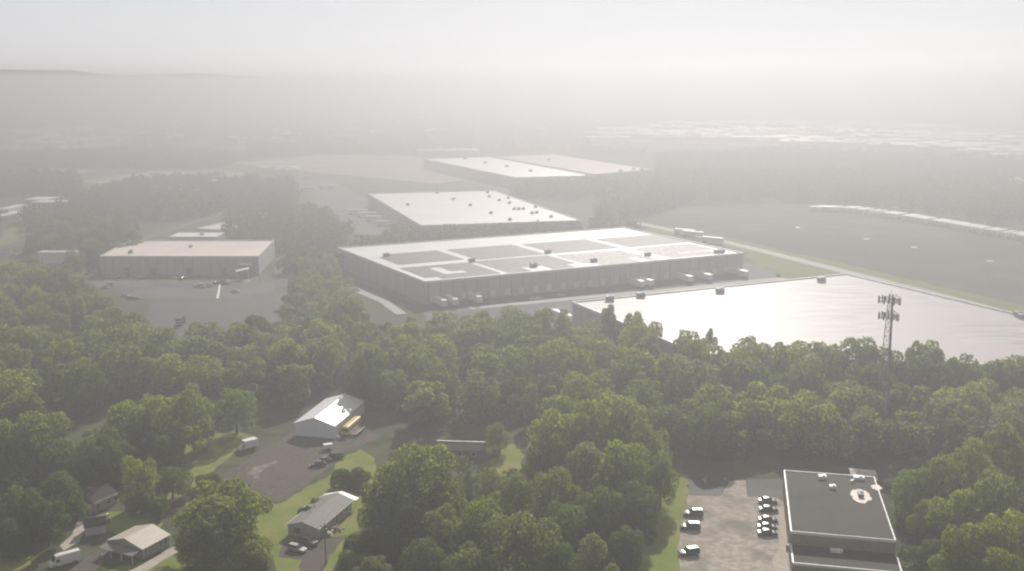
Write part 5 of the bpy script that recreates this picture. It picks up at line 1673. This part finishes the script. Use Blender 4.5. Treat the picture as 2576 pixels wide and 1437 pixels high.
# lamp posts of the factory car park
lp0 = None
for x, y, yt, lb in ((333, 737, 702, 'lamp post in the left part of the factory car park'), (652, 712, 664, 'lamp post at the right end of the factory car park')):
    p = at(x, y, 0)
    if lp0 is None:
        lp0 = t = thing('lamp_post', lb, 'lamp post', p, 0, 'lamp posts of the factory car park')
        MB().tube((0, 0, 0), (0, 0, 7.2), .14, .09, n=6).build('pole', 'steel', t)
        MB().box(-1.1, 1.1, -.22, .22, 7.2, 7.38).build('lamp_head', 'unit', t)
    else:
        c = copy_tree(lp0)
        c.location, c['label'] = p, lb

# ------------------------------------------------------------------ lattice mast
p = at(2216, 1108, 0)
H = 44.0
t = thing('lattice_mast', 'tall lattice phone mast with two rings of antennas rising from the wood', 'mast', p, R(10))
mb = MB()
def leg(k, z):
    r = 2.35 + (0.75 - 2.35) * z / H
    a = 2 * math.pi * k / 3 + 0.3
    return Vector((r * math.cos(a), r * math.sin(a), z))
lv = [H * (1 - (1 - i / 16) ** 1.12) for i in range(17)]
for k in range(3):
    mb.tube(leg(k, 0), leg(k, H), .16, .10, 6)
    for i in range(16):
        a, b = lv[i], lv[i + 1]
        mb.tube(leg(k, a), leg(k + 1, b), .055, n=4, cap=False)
        mb.tube(leg(k + 1, a), leg(k, b), .055, n=4, cap=False)
        mb.tube(leg(k, b), leg(k + 1, b), .06, n=4, cap=False)
mb.build('lattice_frame', 'steel', t)
mb = MB()
c0, c1 = leg(0, 0) * .86, leg(0, H) * .86
mb.loft([[q + Vector(v) for v in ((-.22, -.1, 0), (.22, -.1, 0), (.22, .1, 0), (-.22, .1, 0))] for q in (Vector((c0.x, c0.y, 0)), Vector((c1.x, c1.y, H)))])
mb.build('cable_run', 'trimdark', t)
MB().tube((0, 0, H), (0, 0, H + 1.9), .05, n=5).build('lightning_rod', 'steel', t)
for zc, rr, n in ((H - 1.0, 3.5, 15), (H - 5.8, 3.15, 15)):
    mb = MB()
    ring = [Vector((rr * math.cos(2 * math.pi * k / 3 + .8), rr * math.sin(2 * math.pi * k / 3 + .8), zc)) for k in range(3)]
    for dz in (-.6, .5):
        for k in range(3):
            a, b = ring[k] + Vector((0, 0, dz)), ring[(k + 1) % 3] + Vector((0, 0, dz))
            mb.tube(a, b, .07, n=5)
    for k in range(3):
        mb.tube(Vector((0, 0, zc - .6)), ring[k] + Vector((0, 0, -.6)), .08, n=5)
        mb.tube(Vector((0, 0, zc + .5)), ring[k] + Vector((0, 0, .5)), .08, n=5)
        mb.tube(Vector((0, 0, zc - .6)), (ring[k] + ring[(k + 1) % 3]) / 2 + Vector((0, 0, -.6)), .08, n=5)
    pf = mb.build('antenna_frame', 'steel', t)
    for k in range(n):
        side, s = k // 5, (k % 5) / 4
        a, b = ring[side], ring[(side + 1) % 3]
        q = a.lerp(b, 0.04 + s * .92)
        out = ((a + b) / 2)
        out.z = 0
        out.normalize()
        tn = Vector((-out.y, out.x, 0))
        c = q + out * .22
        hh = (1.0, 1.25, .8, 1.2, 1.05)[k % 5]
        pts = [c + tn * .19 + out * .09, c - tn * .19 + out * .09, c - tn * .19 - out * .09, c + tn * .19 - out * .09]
        MB().prism([(v.x, v.y) for v in pts], zc - hh, zc + hh).build('antenna_panel', 'unit', pf)
